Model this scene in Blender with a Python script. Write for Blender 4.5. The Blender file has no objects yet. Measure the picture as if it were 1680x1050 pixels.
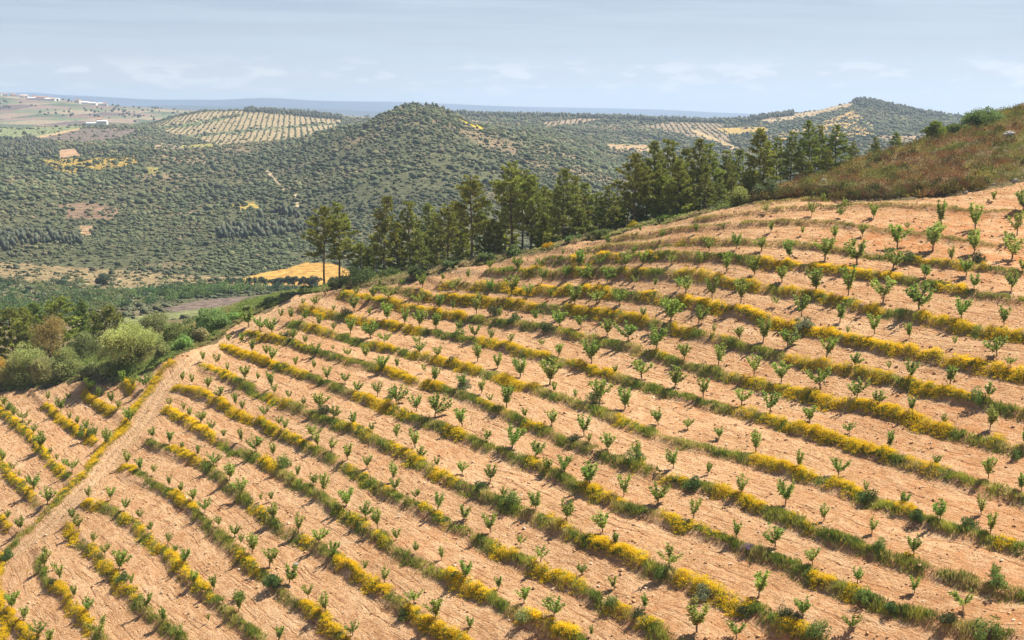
import bpy, math
import numpy as np
from mathutils import Vector, Matrix

# ------------------------------------------------------------------ camera, sky, sun, exposure
S = bpy.context.scene
COL = S.collection
FPX = 50.0 / 36.0 * 1680.0            # focal length in pixels of the 1680 px wide photograph
VH = 185.0                            # image row of the eye level
PITCH = math.atan((525.0 - VH) / FPX)
CZ = 100.0                            # eye height above the valley datum

cam_data = bpy.data.cameras.new("camera")
cam_data.lens = 50.0
cam_data.sensor_width = 36.0
cam_data.clip_start = 0.5
cam_data.clip_end = 60000.0
cam = bpy.data.objects.new("camera", cam_data)
cam.location = (0, 0, CZ)
cam.rotation_euler = (math.pi / 2 - PITCH, 0, 0)
COL.objects.link(cam)
S.camera = cam

SUN_EL, SUN_AZ = math.radians(56), math.radians(58)      # azimuth measured from +Y towards +X
sun_data = bpy.data.lights.new("sun", 'SUN')
sun_data.energy = 5.0
sun_data.angle = math.radians(0.5)
sun_data.color = (1.0, 0.94, 0.82)
sun = bpy.data.objects.new("sun", sun_data)
sdir = Vector((math.sin(SUN_AZ) * math.cos(SUN_EL), math.cos(SUN_AZ) * math.cos(SUN_EL), math.sin(SUN_EL)))
sun.rotation_euler = (-sdir).to_track_quat('-Z', 'Y').to_euler()
sun.location = (60, 60, 300)
COL.objects.link(sun)

S.view_settings.view_transform = 'Standard'
S.view_settings.look = 'None'
S.view_settings.exposure = 1.06
S.view_settings.gamma = 1.0
S.view_settings.use_curve_mapping = False


class NT:
    """small helper to write node trees"""
    def __init__(self, tree):
        self.t = tree
        tree.nodes.clear()

    def n(self, kind, **kw):
        nd = self.t.nodes.new(kind)
        for k, v in kw.items():
            if k in ('operation', 'blend_type', 'data_type', 'noise_dimensions', 'sky_type', 'attribute_name', 'sun_disc',
                     'sun_elevation', 'sun_rotation', 'altitude', 'air_density', 'dust_density', 'ozone_density', 'feature', 'attribute_type', 'distribution'):
                setattr(nd, k, v)
            else:
                key = int(k[1:]) if k[0] == 'i' and k[1:].isdigit() else k.replace('_', ' ')
                if isinstance(v, bpy.types.NodeSocket):
                    self.t.links.new(v, nd.inputs[key])
                else:
                    nd.inputs[key].default_value = v
        return nd

    def math(self, op, a, b=None, c=None, clamp=False):
        nd = self.t.nodes.new('ShaderNodeMath')
        nd.operation = op
        nd.use_clamp = clamp
        for i, v in enumerate((a, b, c)):
            if v is None:
                continue
            if isinstance(v, bpy.types.NodeSocket):
                self.t.links.new(v, nd.inputs[i])
            else:
                nd.inputs[i].default_value = v
        return nd.outputs[0]

    def mix(self, f, a, b, blend='MIX'):
        nd = self.t.nodes.new('ShaderNodeMix')
        nd.data_type = 'RGBA'
        nd.blend_type = blend
        for i, v in ((0, f), (6, a), (7, b)):
            if isinstance(v, bpy.types.NodeSocket):
                self.t.links.new(v, nd.inputs[i])
            elif i:
                nd.inputs[i].default_value = (*v, 1)
            else:
                nd.inputs[i].default_value = v
        return nd.outputs[2]

    def ramp(self, f, lo, hi):
        nd = self.t.nodes.new('ShaderNodeMapRange')
        nd.interpolation_type = 'SMOOTHSTEP'
        self.t.links.new(f, nd.inputs[0])
        nd.inputs[1].default_value = lo
        nd.inputs[2].default_value = hi
        return nd.outputs[0]

    def comb(self, x, y, z=0.0):
        nd = self.t.nodes.new('ShaderNodeCombineXYZ')
        for i, v in enumerate((x, y, z)):
            if isinstance(v, bpy.types.NodeSocket):
                self.t.links.new(v, nd.inputs[i])
            else:
                nd.inputs[i].default_value = v
        return nd.outputs[0]

    def noise(self, vec, scale, detail=4.0, rough=0.55):
        nd = self.t.nodes.new('ShaderNodeTexNoise')
        self.t.links.new(vec, nd.inputs['Vector'])
        nd.inputs['Scale'].default_value = scale
        nd.inputs['Detail'].default_value = detail
        nd.inputs['Roughness'].default_value = rough
        return nd.outputs[0]

    def link(self, a, b):
        self.t.links.new(a, b)


world = bpy.data.worlds.new("World")
S.world = world
world.use_nodes = True
w = NT(world.node_tree)
tc = w.n('ShaderNodeTexCoord')
sep = w.n('ShaderNodeSeparateXYZ', i0=tc.outputs['Generated'])
wx, wy, wz = sep.outputs
zc = w.math('MAXIMUM', wz, 0.012)
skyv = w.comb(wx, wy, zc)
sky = w.n('ShaderNodeTexSky', sky_type='NISHITA', sun_disc=False, sun_elevation=SUN_EL, sun_rotation=SUN_AZ,
          altitude=500.0, air_density=1.0, dust_density=1.6, ozone_density=1.0)
w.link(skyv, sky.inputs['Vector'])
# thin high cloud veil and small fair-weather clouds low over the horizon, by direction of the sky
hor = w.math('SQRT', w.math('ADD', w.math('MULTIPLY', wx, wx), w.math('MULTIPLY', wy, wy)))
el = w.math('DIVIDE', wz, w.math('MAXIMUM', hor, 0.05))
az = w.math('ARCTAN2', wx, wy)
tilt = w.math('ADD', el, w.math('MULTIPLY', az, 0.012))
streak = w.noise(w.comb(w.math('MULTIPLY', az, 5.5), w.math('MULTIPLY', tilt, 120.0), 3.1), 1.0, 7.0, 0.62)
broad = w.noise(w.comb(w.math('MULTIPLY', az, 2.6), w.math('MULTIPLY', tilt, 26.0), 9.7), 1.0, 4.0, 0.55)
veil = w.math('ADD', w.math('MULTIPLY', w.ramp(streak, 0.40, 0.62), 0.5), w.math('MULTIPLY', w.ramp(broad, 0.34, 0.66), 0.55), clamp=True)
puff = w.noise(w.comb(w.math('MULTIPLY', az, 30.0), w.math('MULTIPLY', el, 120.0), 1.3), 1.0, 6.0, 0.6)
pm = w.math('MULTIPLY', w.ramp(el, 0.006, 0.016), w.math('SUBTRACT', 1.0, w.ramp(el, 0.026, 0.042)))
puff = w.math('MULTIPLY', w.ramp(puff, 0.50, 0.62), pm)
low = w.mix(w.ramp(el, 0.012, 0.085), (3.85, 4.02, 4.28), (2.35, 2.90, 3.68))
low = w.mix(w.math('MULTIPLY', veil, 0.80), low, (3.35, 3.95, 4.55))
low = w.mix(w.math('MULTIPLY', puff, 0.85), low, (4.9, 4.95, 5.1))
high = w.mix(0.75, sky.outputs[0], (0.50, 0.85, 1.6))
skyc = w.mix(w.ramp(el, 0.08, 0.26), low, high)
bg = w.n('ShaderNodeBackground', Color=skyc, Strength=0.087)
wo = w.n('ShaderNodeOutputWorld')
w.link(bg.outputs[0], wo.inputs['Surface'])

# ------------------------------------------------------------------ numeric helpers
RNG = np.random.default_rng(11)
SP, CP = math.sin(PITCH), math.cos(PITCH)


def unproj(u, v, y):
    """the point seen at photograph pixel (u, v) and lying y metres away along +Y"""
    u, v, y = (np.asarray(a, float) for a in (u, v, y))
    x, q = (u - 840) / FPX, -(v - 525) / FPX
    dy, dz = CP + q * SP, -SP + q * CP
    return np.stack(np.broadcast_arrays(x / dy * y, y, CZ + dz / dy * y), -1)


def on_level(u, v, h):
    """the point seen at pixel (u, v) lying h metres below the eye"""
    u, v = np.asarray(u, float), np.asarray(v, float)
    x, q = (u - 840) / FPX, -(v - 525) / FPX
    dy, dz = CP + q * SP, -SP + q * CP
    t = -h / dz
    return np.stack([x * t, dy * t], -1)


def project(P):
    P = np.asarray(P, float)
    z = P[..., 2] - CZ
    dep = P[..., 1] * CP - z * SP
    up = P[..., 1] * SP + z * CP
    return 840 + FPX * P[..., 0] / dep, 525 - FPX * up / dep


_LAT = np.random.default_rng(5).random((256, 256))


def vnoise(x, y, scale=1.0, octaves=3, seed=0):
    out, amp, tot = 0.0, 1.0, 0.0
    for o in range(octaves):
        f = 2.0 ** o / scale
        a, b = np.asarray(x) * f + 37.7 * seed + 11.3 * o, np.asarray(y) * f + 91.1 * seed + 7.9 * o
        i, j = np.floor(a).astype(int), np.floor(b).astype(int)
        s, t = a - i, b - j
        s, t = s * s * (3 - 2 * s), t * t * (3 - 2 * t)
        g = lambda p, q: _LAT[p % 256, q % 256]
        out = out + amp * ((g(i, j) * (1 - s) + g(i + 1, j) * s) * (1 - t) + (g(i, j + 1) * (1 - s) + g(i + 1, j + 1) * s) * t)
        tot += amp
        amp *= 0.5
    return out / tot


def smooth(x, a, b):
    t = np.clip((x - a) / (b - a), 0, 1)
    return t * t * (3 - 2 * t)


def in_poly(x, y, poly):
    poly = np.asarray(poly, float)
    r = np.zeros(np.shape(x), bool)
    for (x0, y0), (x1, y1) in zip(poly, np.roll(poly, -1, 0)):
        if y0 == y1:
            continue
        c = ((y0 > y) != (y1 > y)) & (x < (x1 - x0) * (y - y0) / (y1 - y0) + x0)
        r ^= c
    return r


def seg_dist(x, y, line):
    d = np.full(np.shape(x), 1e9)
    for (x0, y0), (x1, y1) in zip(line[:-1], line[1:]):
        dx, dy = x1 - x0, y1 - y0
        t = np.clip(((x - x0) * dx + (y - y0) * dy) / (dx * dx + dy * dy + 1e-9), 0, 1)
        d = np.minimum(d, np.hypot(x - x0 - t * dx, y - y0 - t * dy))
    return d


class TPS:
    def __init__(self, xy, val, lam):
        self.c = np.asarray(xy, float) / 100.0
        n = len(self.c)
        A = np.zeros((n + 3, n + 3))
        A[:n, :n] = self.k(self.c, self.c) + lam * np.eye(n)
        A[:n, n] = A[n, :n] = 1
        A[:n, n + 1:] = self.c
        A[n + 1:, :n] = self.c.T
        self.w = np.linalg.solve(A, np.concatenate([np.asarray(val, float), np.zeros(3)]))

    @staticmethod
    def k(a, b):
        r2 = ((a[:, None, :] - b[None]) ** 2).sum(-1)
        return 0.5 * r2 * np.log(r2 + 1e-12)

    def __call__(self, xy):
        p = np.asarray(xy, float).reshape(-1, 2) / 100.0
        out = np.empty(len(p))
        n = len(self.c)
        for s in range(0, len(p), 20000):
            q = p[s:s + 20000]
            out[s:s + 20000] = self.k(q, self.c) @ self.w[:n] + self.w[n] + q @ self.w[n + 1:]
        return out


class Grid:
    """values on a regular grid, read with Catmull-Rom interpolation"""
    def __init__(self, f, x0, x1, y0, y1, step):
        self.x0, self.y0, self.s = x0, y0, step
        gx, gy = np.arange(x0, x1 + step, step), np.arange(y0, y1 + step, step)
        X, Y = np.meshgrid(gx, gy, indexing='ij')
        self.v = f(np.stack([X, Y], -1).reshape(-1, 2)).reshape(X.shape)

    def __call__(self, x, y):
        a, b = (np.asarray(x, float) - self.x0) / self.s, (np.asarray(y, float) - self.y0) / self.s
        a, b = np.clip(a, 1, self.v.shape[0] - 3), np.clip(b, 1, self.v.shape[1] - 3)
        i, j = np.floor(a).astype(int), np.floor(b).astype(int)
        s, t = a - i, b - j

        def wt(q):
            return (-.5 * q + q * q - .5 * q ** 3, 1 - 2.5 * q * q + 1.5 * q ** 3, .5 * q + 2 * q * q - 1.5 * q ** 3, -.5 * q * q + .5 * q ** 3)
        ws, wt_ = wt(s), wt(t)
        return sum(ws[k] * wt_[m] * self.v[i + k - 1, j + m - 1] for k in range(4) for m in range(4))


# ------------------------------------------------------------------ mesh helpers
def mesh_from(name, V, faces, mats, col=None, fmat=None, smooth_shade=False, attrs=None):
    """faces: one int array (n,3) or (n,4), or a list of them; col: per-vertex RGB albedo"""
    if not isinstance(faces, (list, tuple)):
        faces = [faces]
    faces = [np.asarray(f, int) for f in faces if len(f)]
    V = np.asarray(V, np.float32)
    me = bpy.data.meshes.new(name)
    me.vertices.add(len(V))
    me.vertices.foreach_set('co', V.ravel())
    sizes = np.concatenate([np.full(len(f), f.shape[1]) for f in faces])
    loops = np.concatenate([f.ravel() for f in faces])
    me.loops.add(len(loops))
    me.loops.foreach_set('vertex_index', loops.astype(np.int32))
    me.polygons.add(len(sizes))
    me.polygons.foreach_set('loop_start', np.concatenate([[0], np.cumsum(sizes)[:-1]]).astype(np.int32))
    if smooth_shade:
        me.polygons.foreach_set('use_smooth', np.ones(len(sizes), bool))
    else:
        me.polygons.foreach_set('use_smooth', np.zeros(len(sizes), bool))
    for m in mats:
        me.materials.append(m)
    if fmat is not None:
        me.polygons.foreach_set('material_index', np.asarray(fmat, np.int32))
    if col is not None:
        a = me.color_attributes.new('Col', 'FLOAT_COLOR', 'POINT')
        c = np.ones((len(V), 4), np.float32)
        c[:, :3] = col
        a.data.foreach_set('color', c.ravel())
    for k, v in (attrs or {}).items():
        a = me.attributes.new(k, 'FLOAT', 'POINT')
        a.data.foreach_set('value', np.asarray(v, np.float32))
    me.update(calc_edges=True)
    return me


def obj(name, me, parent=None, loc=(0, 0, 0), rz=0.0, scale=None):
    o = bpy.data.objects.new(name, me)
    o.location = loc
    o.rotation_euler = (0, 0, rz)
    if scale is not None:
        o.scale = (scale, scale, scale) if np.isscalar(scale) else scale
    COL.objects.link(o)
    if parent:
        o.parent = parent
    return o


def tag(o, label=None, cat=None, group=None, kind=None):
    for k, v in (('label', label), ('category', cat), ('group', group), ('kind', kind)):
        if v:
            o[k] = v
    return o


def grid_faces(nx, ny):
    i = np.arange(nx * ny).reshape(nx, ny)
    return np.stack([i[:-1, :-1], i[1:, :-1], i[1:, 1:], i[:-1, 1:]], -1).reshape(-1, 4)


def unit(a):
    return a / (np.linalg.norm(a, axis=-1, keepdims=True) + 1e-9)


def leaves(P, D, L, W, rng):
    """diamond leaves at P along D; returns verts (4n,3), faces (n,4)"""
    n = len(P)
    side = unit(np.cross(D, rng.normal(size=(n, 3))))
    L, W = np.broadcast_to(L, n)[:, None], np.broadcast_to(W, n)[:, None]
    nrm = np.cross(D, side)
    V = np.stack([P - D * L / 2, P + side * W / 2 + nrm * W * .12, P + D * L / 2, P - side * W / 2 + nrm * W * .12], 1).reshape(-1, 3)
    return V, np.arange(4 * n).reshape(n, 4)


def tube(path, radii, sides=6):
    path = np.asarray(path, float)
    n = len(path)
    T = unit(np.gradient(path, axis=0))
    ref = np.array([1.0, 0.2, 0.1])
    A = unit(np.cross(T, ref))
    B = np.cross(T, A)
    a = np.linspace(0, 2 * np.pi, sides, endpoint=False)
    V = path[:, None] + np.asarray(radii)[:, None, None] * (np.cos(a)[None, :, None] * A[:, None] + np.sin(a)[None, :, None] * B[:, None])
    i = np.arange(n * sides).reshape(n, sides)
    F = np.stack([i[:-1], np.roll(i[:-1], -1, 1), np.roll(i[1:], -1, 1), i[1:]], -1).reshape(-1, 4)
    return V.reshape(-1, 3), F


def merge(parts):
    Vs, Fs, o = [], [], 0
    for V, F in parts:
        Vs.append(V)
        Fs.append(np.asarray(F) + o)
        o += len(V)
    return np.concatenate(Vs), np.concatenate(Fs)


_t = (1 + 5 ** .5) / 2
ICO_V = unit(np.array([(-1, _t, 0), (1, _t, 0), (-1, -_t, 0), (1, -_t, 0), (0, -1, _t), (0, 1, _t), (0, -1, -_t), (0, 1, -_t), (_t, 0, -1), (_t, 0, 1), (-_t, 0, -1), (-_t, 0, 1)]))
ICO_F = np.array([(0, 11, 5), (0, 5, 1), (0, 1, 7), (0, 7, 10), (0, 10, 11), (1, 5, 9), (5, 11, 4), (11, 10, 2), (10, 7, 6), (7, 1, 8), (3, 9, 4), (3, 4, 2), (3, 2, 6), (3, 6, 8), (3, 8, 9), (4, 9, 5), (2, 4, 11), (6, 2, 10), (8, 6, 7), (9, 8, 1)])


def blobs(P, R, H, rng, jitter=0.28, sink=0.25):
    """rough low bushes or stones: P base points, R radius, H height"""
    n = len(P)
    a = rng.random(n) * 6.283
    v = np.broadcast_to(ICO_V, (n, 12, 3)) * (1 + jitter * rng.uniform(-1, 1, (n, 12, 1)))
    c, s = np.cos(a)[:, None], np.sin(a)[:, None]
    x, y, z = v[..., 0] * c - v[..., 1] * s, v[..., 0] * s + v[..., 1] * c, v[..., 2]
    R, H = np.broadcast_to(R, n)[:, None], np.broadcast_to(H, n)[:, None]
    V = np.stack([x * R, y * R, (z + 1) * H * .5 - sink * H], -1) + P[:, None]
    F = ICO_F[None] + (np.arange(n) * 12)[:, None, None]
    return V.reshape(-1, 3), F.reshape(-1, 3)


# ------------------------------------------------------------------ materials
def new_mat(name):
    m = bpy.data.materials.new(name)
    m.use_nodes = True
    return m, NT(m.node_tree)


def finish(nt, shader):
    o = nt.n('ShaderNodeOutputMaterial')
    nt.link(shader, o.inputs['Surface'])


def leaf_material(name, trans=0.3, rough=0.6, hue=0.03, spec=0.10):
    m, t = new_mat(name)
    c = t.n('ShaderNodeAttribute', attribute_name='Col').outputs['Color']
    info = t.n('ShaderNodeObjectInfo')
    hsv = t.n('ShaderNodeHueSaturation')
    t.link(c, hsv.inputs['Color'])
    t.link(t.math('ADD', 0.5 - hue / 2, t.math('MULTIPLY', info.outputs['Random'], hue)), hsv.inputs['Hue'])
    t.link(t.math('ADD', 0.86, t.math('MULTIPLY', info.outputs['Random'], 0.28)), hsv.inputs['Value'])
    p = t.n('ShaderNodeBsdfPrincipled', Base_Color=hsv.outputs[0], Roughness=rough, Specular_IOR_Level=spec)
    tr = t.n('ShaderNodeBsdfTranslucent', Color=hsv.outputs[0])
    mx = t.n('ShaderNodeMixShader', i0=trans)
    t.link(p.outputs[0], mx.inputs[1])
    t.link(tr.outputs[0], mx.inputs[2])
    finish(t, mx.outputs[0])
    return m


def plain_material(name, color, rough=0.8, var=0.25, scale=4.0, attr=False, bump=0.0):
    m, t = new_mat(name)
    co = t.n('ShaderNodeTexCoord').outputs['Object']
    nz = t.noise(co, scale, 5.0)
    if attr:
        c = t.n('ShaderNodeAttribute', attribute_name='Col').outputs['Color']
    else:
        c = t.mix(1.0, color, color)
    k = t.math('ADD', 1.0 - var, t.math('MULTIPLY', nz, 2 * var))
    c = t.mix(1.0, c, t.comb(k, k, k), 'MULTIPLY')
    p = t.n('ShaderNodeBsdfPrincipled', Base_Color=c, Roughness=rough, Specular_IOR_Level=0.2)
    if bump:
        b = t.n('ShaderNodeBump', Strength=bump, Height=nz)
        t.link(b.outputs[0], p.inputs['Normal'])
    finish(t, p.outputs[0])
    return m


M_GRASS = leaf_material('grass_blades', 0.3, hue=0.0)
M_FLOWER = leaf_material('yellow_petals', 0.4, hue=0.0)
M_ALMOND = leaf_material('almond_leaves', 0.45, 0.5)
M_PINE = leaf_material('pine_needles', 0.2)
M_OAK = leaf_material('oak_leaves', 0.42, 0.7)
M_HEATH = leaf_material('heath_twigs', 0.15)
M_BARK = plain_material('bark', (0.17, 0.12, 0.085), 0.9, 0.4, 6.0, bump=0.4)
M_YBARK = plain_material('young_bark', (0.20, 0.15, 0.11), 0.9, 0.3, 20.0)
M_STONE = plain_material('stone', (0.4, 0.33, 0.26), 0.9, 0.3, 8.0, attr=True)
M_ROCK = plain_material('grey_rock', (0.33, 0.31, 0.28), 0.9, 0.45, 1.6, bump=0.6)
M_SCRUB = plain_material('far_scrub', (0.1, 0.1, 0.1), 0.9, 0.3, 0.5, attr=True)
M_WALL = plain_material('white_render', (0.75, 0.72, 0.66), 0.8, 0.08, 0.5)
M_ROOF = plain_material('terracotta_tiles', (0.40, 0.19, 0.11), 0.85, 0.2, 0.8)
M_GREYROOF = plain_material('pale_sheet_roof', (0.70, 0.70, 0.68), 0.6, 0.08, 0.5)


def soil_material():
    m, t = new_mat('ploughed_soil')
    geo = t.n('ShaderNodeTexCoord').outputs['Object']
    rho = t.n('ShaderNodeAttribute', attribute_name='rho').outputs['Fac']
    soil = t.n('ShaderNodeAttribute', attribute_name='soil').outputs['Fac']
    red = t.n('ShaderNodeAttribute', attribute_name='red').outputs['Fac']
    track = t.n('ShaderNodeAttribute', attribute_name='track').outputs['Fac']
    s = t.n('ShaderNodeSeparateXYZ', i0=geo)
    along = t.math('SUBTRACT', t.math('MULTIPLY', s.outputs[0], 0.62), t.math('MULTIPLY', s.outputs[1], 0.78))
    warp = t.math('MULTIPLY', t.noise(geo, 0.18, 2.0), 0.10)
    rr = t.math('ADD', rho, warp)
    fur = t.noise(t.comb(t.math('MULTIPLY', rr, 11.0), t.math('MULTIPLY', along, 0.42), 0.0), 1.0, 6.0, 0.68)
    fine = t.noise(geo, 2.6, 6.0, 0.68)
    big = t.noise(geo, 0.07, 4.0)
    mid = t.noise(geo, 0.5, 4.0)
    clod = t.noise(geo, 5.5, 5.0, 0.7)
    f1 = t.ramp(fur, 0.36, 0.62)
    c = t.mix(f1, (0.43, 0.215, 0.095), (0.63, 0.390, 0.212))
    patch = t.noise(t.comb(t.math('MULTIPLY', rr, 2.2), t.math('MULTIPLY', along, 0.05), 4.0), 1.0, 4.0, 0.6)
    c = t.mix(t.math('MULTIPLY', t.ramp(patch, 0.5, 0.68), 0.55), c, (0.40, 0.205, 0.092))
    c = t.mix(t.math('MULTIPLY', t.ramp(patch, 0.5, 0.34), 0.45), c, (0.74, 0.500, 0.290))
    c = t.mix(t.math('MULTIPLY', t.ramp(fine, 0.45, 0.70), 0.55), c, (0.70, 0.46, 0.235))
    c = t.mix(t.math('MULTIPLY', t.ramp(fine, 0.50, 0.32), 0.55), c, (0.28, 0.130, 0.055))
    c = t.mix(t.math('MULTIPLY', t.ramp(clod, 0.47, 0.33), 0.6), c, (0.22, 0.105, 0.05))
    c = t.mix(t.math('MULTIPLY', t.ramp(clod, 0.56, 0.70), 0.5), c, (0.76, 0.53, 0.30))
    c = t.mix(t.math('MULTIPLY', t.ramp(mid, 0.52, 0.75), 0.35), c, (0.42, 0.225, 0.10))
    line = t.noise(t.comb(t.math('MULTIPLY', rr, 17.0), t.math('MULTIPLY', along, 0.13), 7.0), 1.0, 3.0, 0.5)
    c = t.mix(t.math('MULTIPLY', t.math('MULTIPLY', t.ramp(line, 0.44, 0.34), t.ramp(fine, 0.68, 0.40)), 0.85), c, (0.24, 0.108, 0.048))
    rd = t.math('MULTIPLY', t.math('ADD', red, t.math('MULTIPLY', t.ramp(big, 0.45, 0.7), 0.35)), t.ramp(mid, 0.35, 0.65), clamp=True)
    c = t.mix(rd, c, (0.48, 0.195, 0.07))
    c = t.mix(t.math('MULTIPLY', track, t.math('MULTIPLY', t.ramp(fine, 0.25, 0.6), 0.45)), c, (0.58, 0.37, 0.20))
    rut = t.n('ShaderNodeAttribute', attribute_name='rut').outputs['Fac']
    c = t.mix(t.math('MULTIPLY', rut, 0.55), c, (0.68, 0.45, 0.27))
    wild = t.mix(t.ramp(fine, 0.35, 0.65), (0.11, 0.085, 0.04), (0.22, 0.165, 0.075))
    c = t.mix(soil, wild, c)
    h = t.math('ADD', t.math('ADD', t.math('ADD', t.math('MULTIPLY', fur, 0.45), t.math('MULTIPLY', t.ramp(line, 0.34, 0.46), 0.16)), t.math('MULTIPLY', fine, 0.6)), t.math('MULTIPLY', clod, 0.5))
    b = t.n('ShaderNodeBump', Strength=1.0, Distance=0.48, Height=h)
    p = t.n('ShaderNodeBsdfPrincipled', Base_Color=c, Roughness=0.95, Specular_IOR_Level=0.1)
    t.link(b.outputs[0], p.inputs['Normal'])
    finish(t, p.outputs[0])
    return m


def land_material():
    m, t = new_mat('far_land_cover')
    geo = t.n('ShaderNodeTexCoord').outputs['Object']
    c = t.n('ShaderNodeAttribute', attribute_name='Col').outputs['Color']
    n1 = t.noise(geo, 0.22, 7.0, 0.72)
    k = t.math('ADD', 0.25, t.math('MULTIPLY', t.ramp(n1, 0.25, 0.75), 1.3))
    c = t.mix(1.0, c, t.comb(k, k, k), 'MULTIPLY')
    p = t.n('ShaderNodeBsdfPrincipled', Base_Color=c, Roughness=0.95, Specular_IOR_Level=0.1)
    b = t.n('ShaderNodeBump', Strength=0.7, Distance=2.0, Height=n1)
    t.link(b.outputs[0], p.inputs['Normal'])
    finish(t, p.outputs[0])
    return m


M_SOIL = soil_material()
M_LAND = land_material()

# ------------------------------------------------------------------ the planted rows, as traced: (row, metres below the eye, points)
K = 1.3
ROWS = [
 (1, 48.2, "13,1005 35,1030 55,1050 90,1085"),
 (2, 46.2, "67,917 80,957 110,977 133,1010 160,1040 200,1075"),
 (3, 44.3, "113,860 127,887 157,907 180,940 207,967 233,993 267,1027 293,1047 330,1075"),
 (4, 42.5, "140,823 173,830 213,857 247,887 280,913 307,947 340,973 373,1003 407,1033 450,1065"),
 (5, 40.7, "203,767 240,787 277,807 317,840 350,867 387,900 413,930 447,950 477,983 513,1000 547,1033 590,1065"),
 (6, 38.8, "243,727 283,740 330,760 360,783 390,810 430,833 450,857 480,877 513,890 550,920 600,950 640,980 677,1007 710,1030 747,1047 790,1075"),
 (7, 36.9, "273,670 317,697 353,720 407,743 443,763 480,787 520,810 550,833 593,860 627,883 660,907 693,930 740,947 773,967 813,983 850,1007 880,1020 913,1033 943,1047 1000,1075"),
 (8, 35.4, "287,637 330,647 363,663 397,687 427,693 467,717 507,735 540,747 560,763 600,790 633,810 687,833 713,850 747,867 773,877 800,893 837,913 877,930 913,947 953,967 987,990 1027,1007 1053,1020 1080,1037 1150,1075"),
 (9, 33.5, "327,600 360,613 397,630 440,650 473,663 500,673 533,690 560,698 593,710 627,728 660,742 700,767 733,787 773,803 810,820 843,833 877,850 920,863 960,887 997,900 1033,917 1067,933 1107,947 1153,963 1180,977 1213,1000 1240,1003 1287,1027 1333,1043 1400,1070"),
 (10, 31.9, "363,567 410,583 443,597 483,613 527,627 557,640 603,657 643,673 683,690 720,703 750,713 787,727 823,743 860,757 897,773 930,790 973,810 1010,827 1043,840 1080,847 1115,863 1170,880 1217,900 1253,910 1290,927 1327,947 1360,963 1397,977 1427,987 1460,1000 1493,1005 1530,1017 1563,1030 1660,1055"),
 (11, 30.3, "407,543 450,553 480,563 520,580 557,590 593,597 623,607 657,617 693,630 727,640 760,650 790,663 827,680 860,695 893,708 927,723 960,735 1000,750 1023,760 1053,767 1090,783 1117,790 1150,800 1193,810 1230,827 1270,847 1307,857 1337,870 1373,887 1407,897 1440,910 1480,925 1520,935 1560,947 1603,960 1637,967 1700,982"),
 (12, 29.0, "477,530 510,537 547,550 593,563 633,573 670,580 707,590 740,600 773,607 807,617 843,630 880,640 913,653 943,663 973,673 1010,690 1043,703 1077,715 1110,727 1157,738 1190,745 1223,753 1263,763 1307,777 1340,790 1373,797 1407,813 1437,827 1473,840 1510,852 1547,868 1587,877 1620,887 1653,900 1720,915"),
 (13, 27.4, "493,507 523,513 557,520 593,527 637,533 677,543 720,549 753,555 793,563 827,570 860,580 897,589 933,597 967,607 1003,617 1040,630 1077,638 1115,651 1150,660 1177,667 1213,677 1247,687 1280,695 1307,704 1353,717 1403,733 1447,748 1480,757 1520,771 1553,783 1587,793 1623,802 1660,813 1720,828"),
 (14, 25.4, "560,484 627,497 660,503 693,510 737,517 767,523 793,526 840,531 880,537 920,544 953,553 990,560 1027,568 1060,579 1093,590 1120,599 1153,607 1187,617 1220,626 1253,633 1287,641 1320,650 1353,659 1387,665 1420,669 1453,677 1487,685 1520,698 1553,707 1587,718 1620,726 1653,737 1720,752"),
 (15, 23.6, "620,474 663,480 700,487 740,490 773,494 810,498 843,499 877,503 913,507 953,512 993,517 1033,523 1070,531 1107,540 1147,549 1180,559 1213,567 1253,577 1280,586 1313,595 1347,602 1380,607 1420,614 1453,623 1487,631 1520,640 1553,647 1587,655 1620,664 1653,675 1720,690"),
 (16, 21.5, "723,467 760,470 793,473 847,476 893,478 927,478 960,478 993,480 1043,486 1080,490 1115,494 1153,498 1187,506 1230,515 1263,526 1300,535 1333,543 1367,549 1403,560 1437,568 1467,576 1503,582 1537,589 1567,595 1600,601 1637,608 1680,616 1730,624"),
 (17, 19.6, "800,447 850,445 887,447 927,447 960,446 1010,446 1060,448 1115,449 1153,453 1187,460 1220,467 1253,473 1287,478 1320,484 1353,490 1387,497 1420,507 1453,514 1487,518 1520,524 1553,533 1587,540 1620,545 1653,550 1730,562"),
 (18, 17.4, "880,430 927,427 977,424 1027,423 1073,420 1113,420 1153,422 1187,424 1220,428 1260,433 1293,437 1327,440 1353,444 1393,449 1433,454 1473,459 1507,464 1540,469 1577,477 1610,483 1653,492 1730,505"),
 (19, 15.8, "950,412 1000,407 1060,402 1120,397 1187,397 1237,399 1287,401 1340,406 1390,415 1430,422 1503,430 1560,437 1620,443 1680,450 1730,456"),
 (20, 13.9, "1000,396 1060,386 1120,376 1187,371 1220,368 1270,365 1310,366 1353,368 1403,373 1437,377 1487,383 1520,387 1560,395 1603,400 1640,405 1730,410"),
 (21, 11.8, "1140,363 1197,353 1230,348 1293,345 1353,341 1407,338 1447,337 1487,338 1513,340 1563,343 1620,350 1653,353 1730,354"),
 (22, 9.9, "1237,334 1287,330 1327,327 1360,327"),
 (2, 46.2, "-40,820 0,855 20,868"),
 (3, 44.3, "-60,705 3,760 20,783 43,803 67,830"),
 (4, 42.5, "-40,640 2,672 33,700 60,725 83,757 115,785"),
 (5, 40.7, "75,665 120,703 160,728"),
 (6, 38.8, "140,647 163,664 190,678"),
 (7, 36.9, "205,627 222,642"),
]
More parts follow.
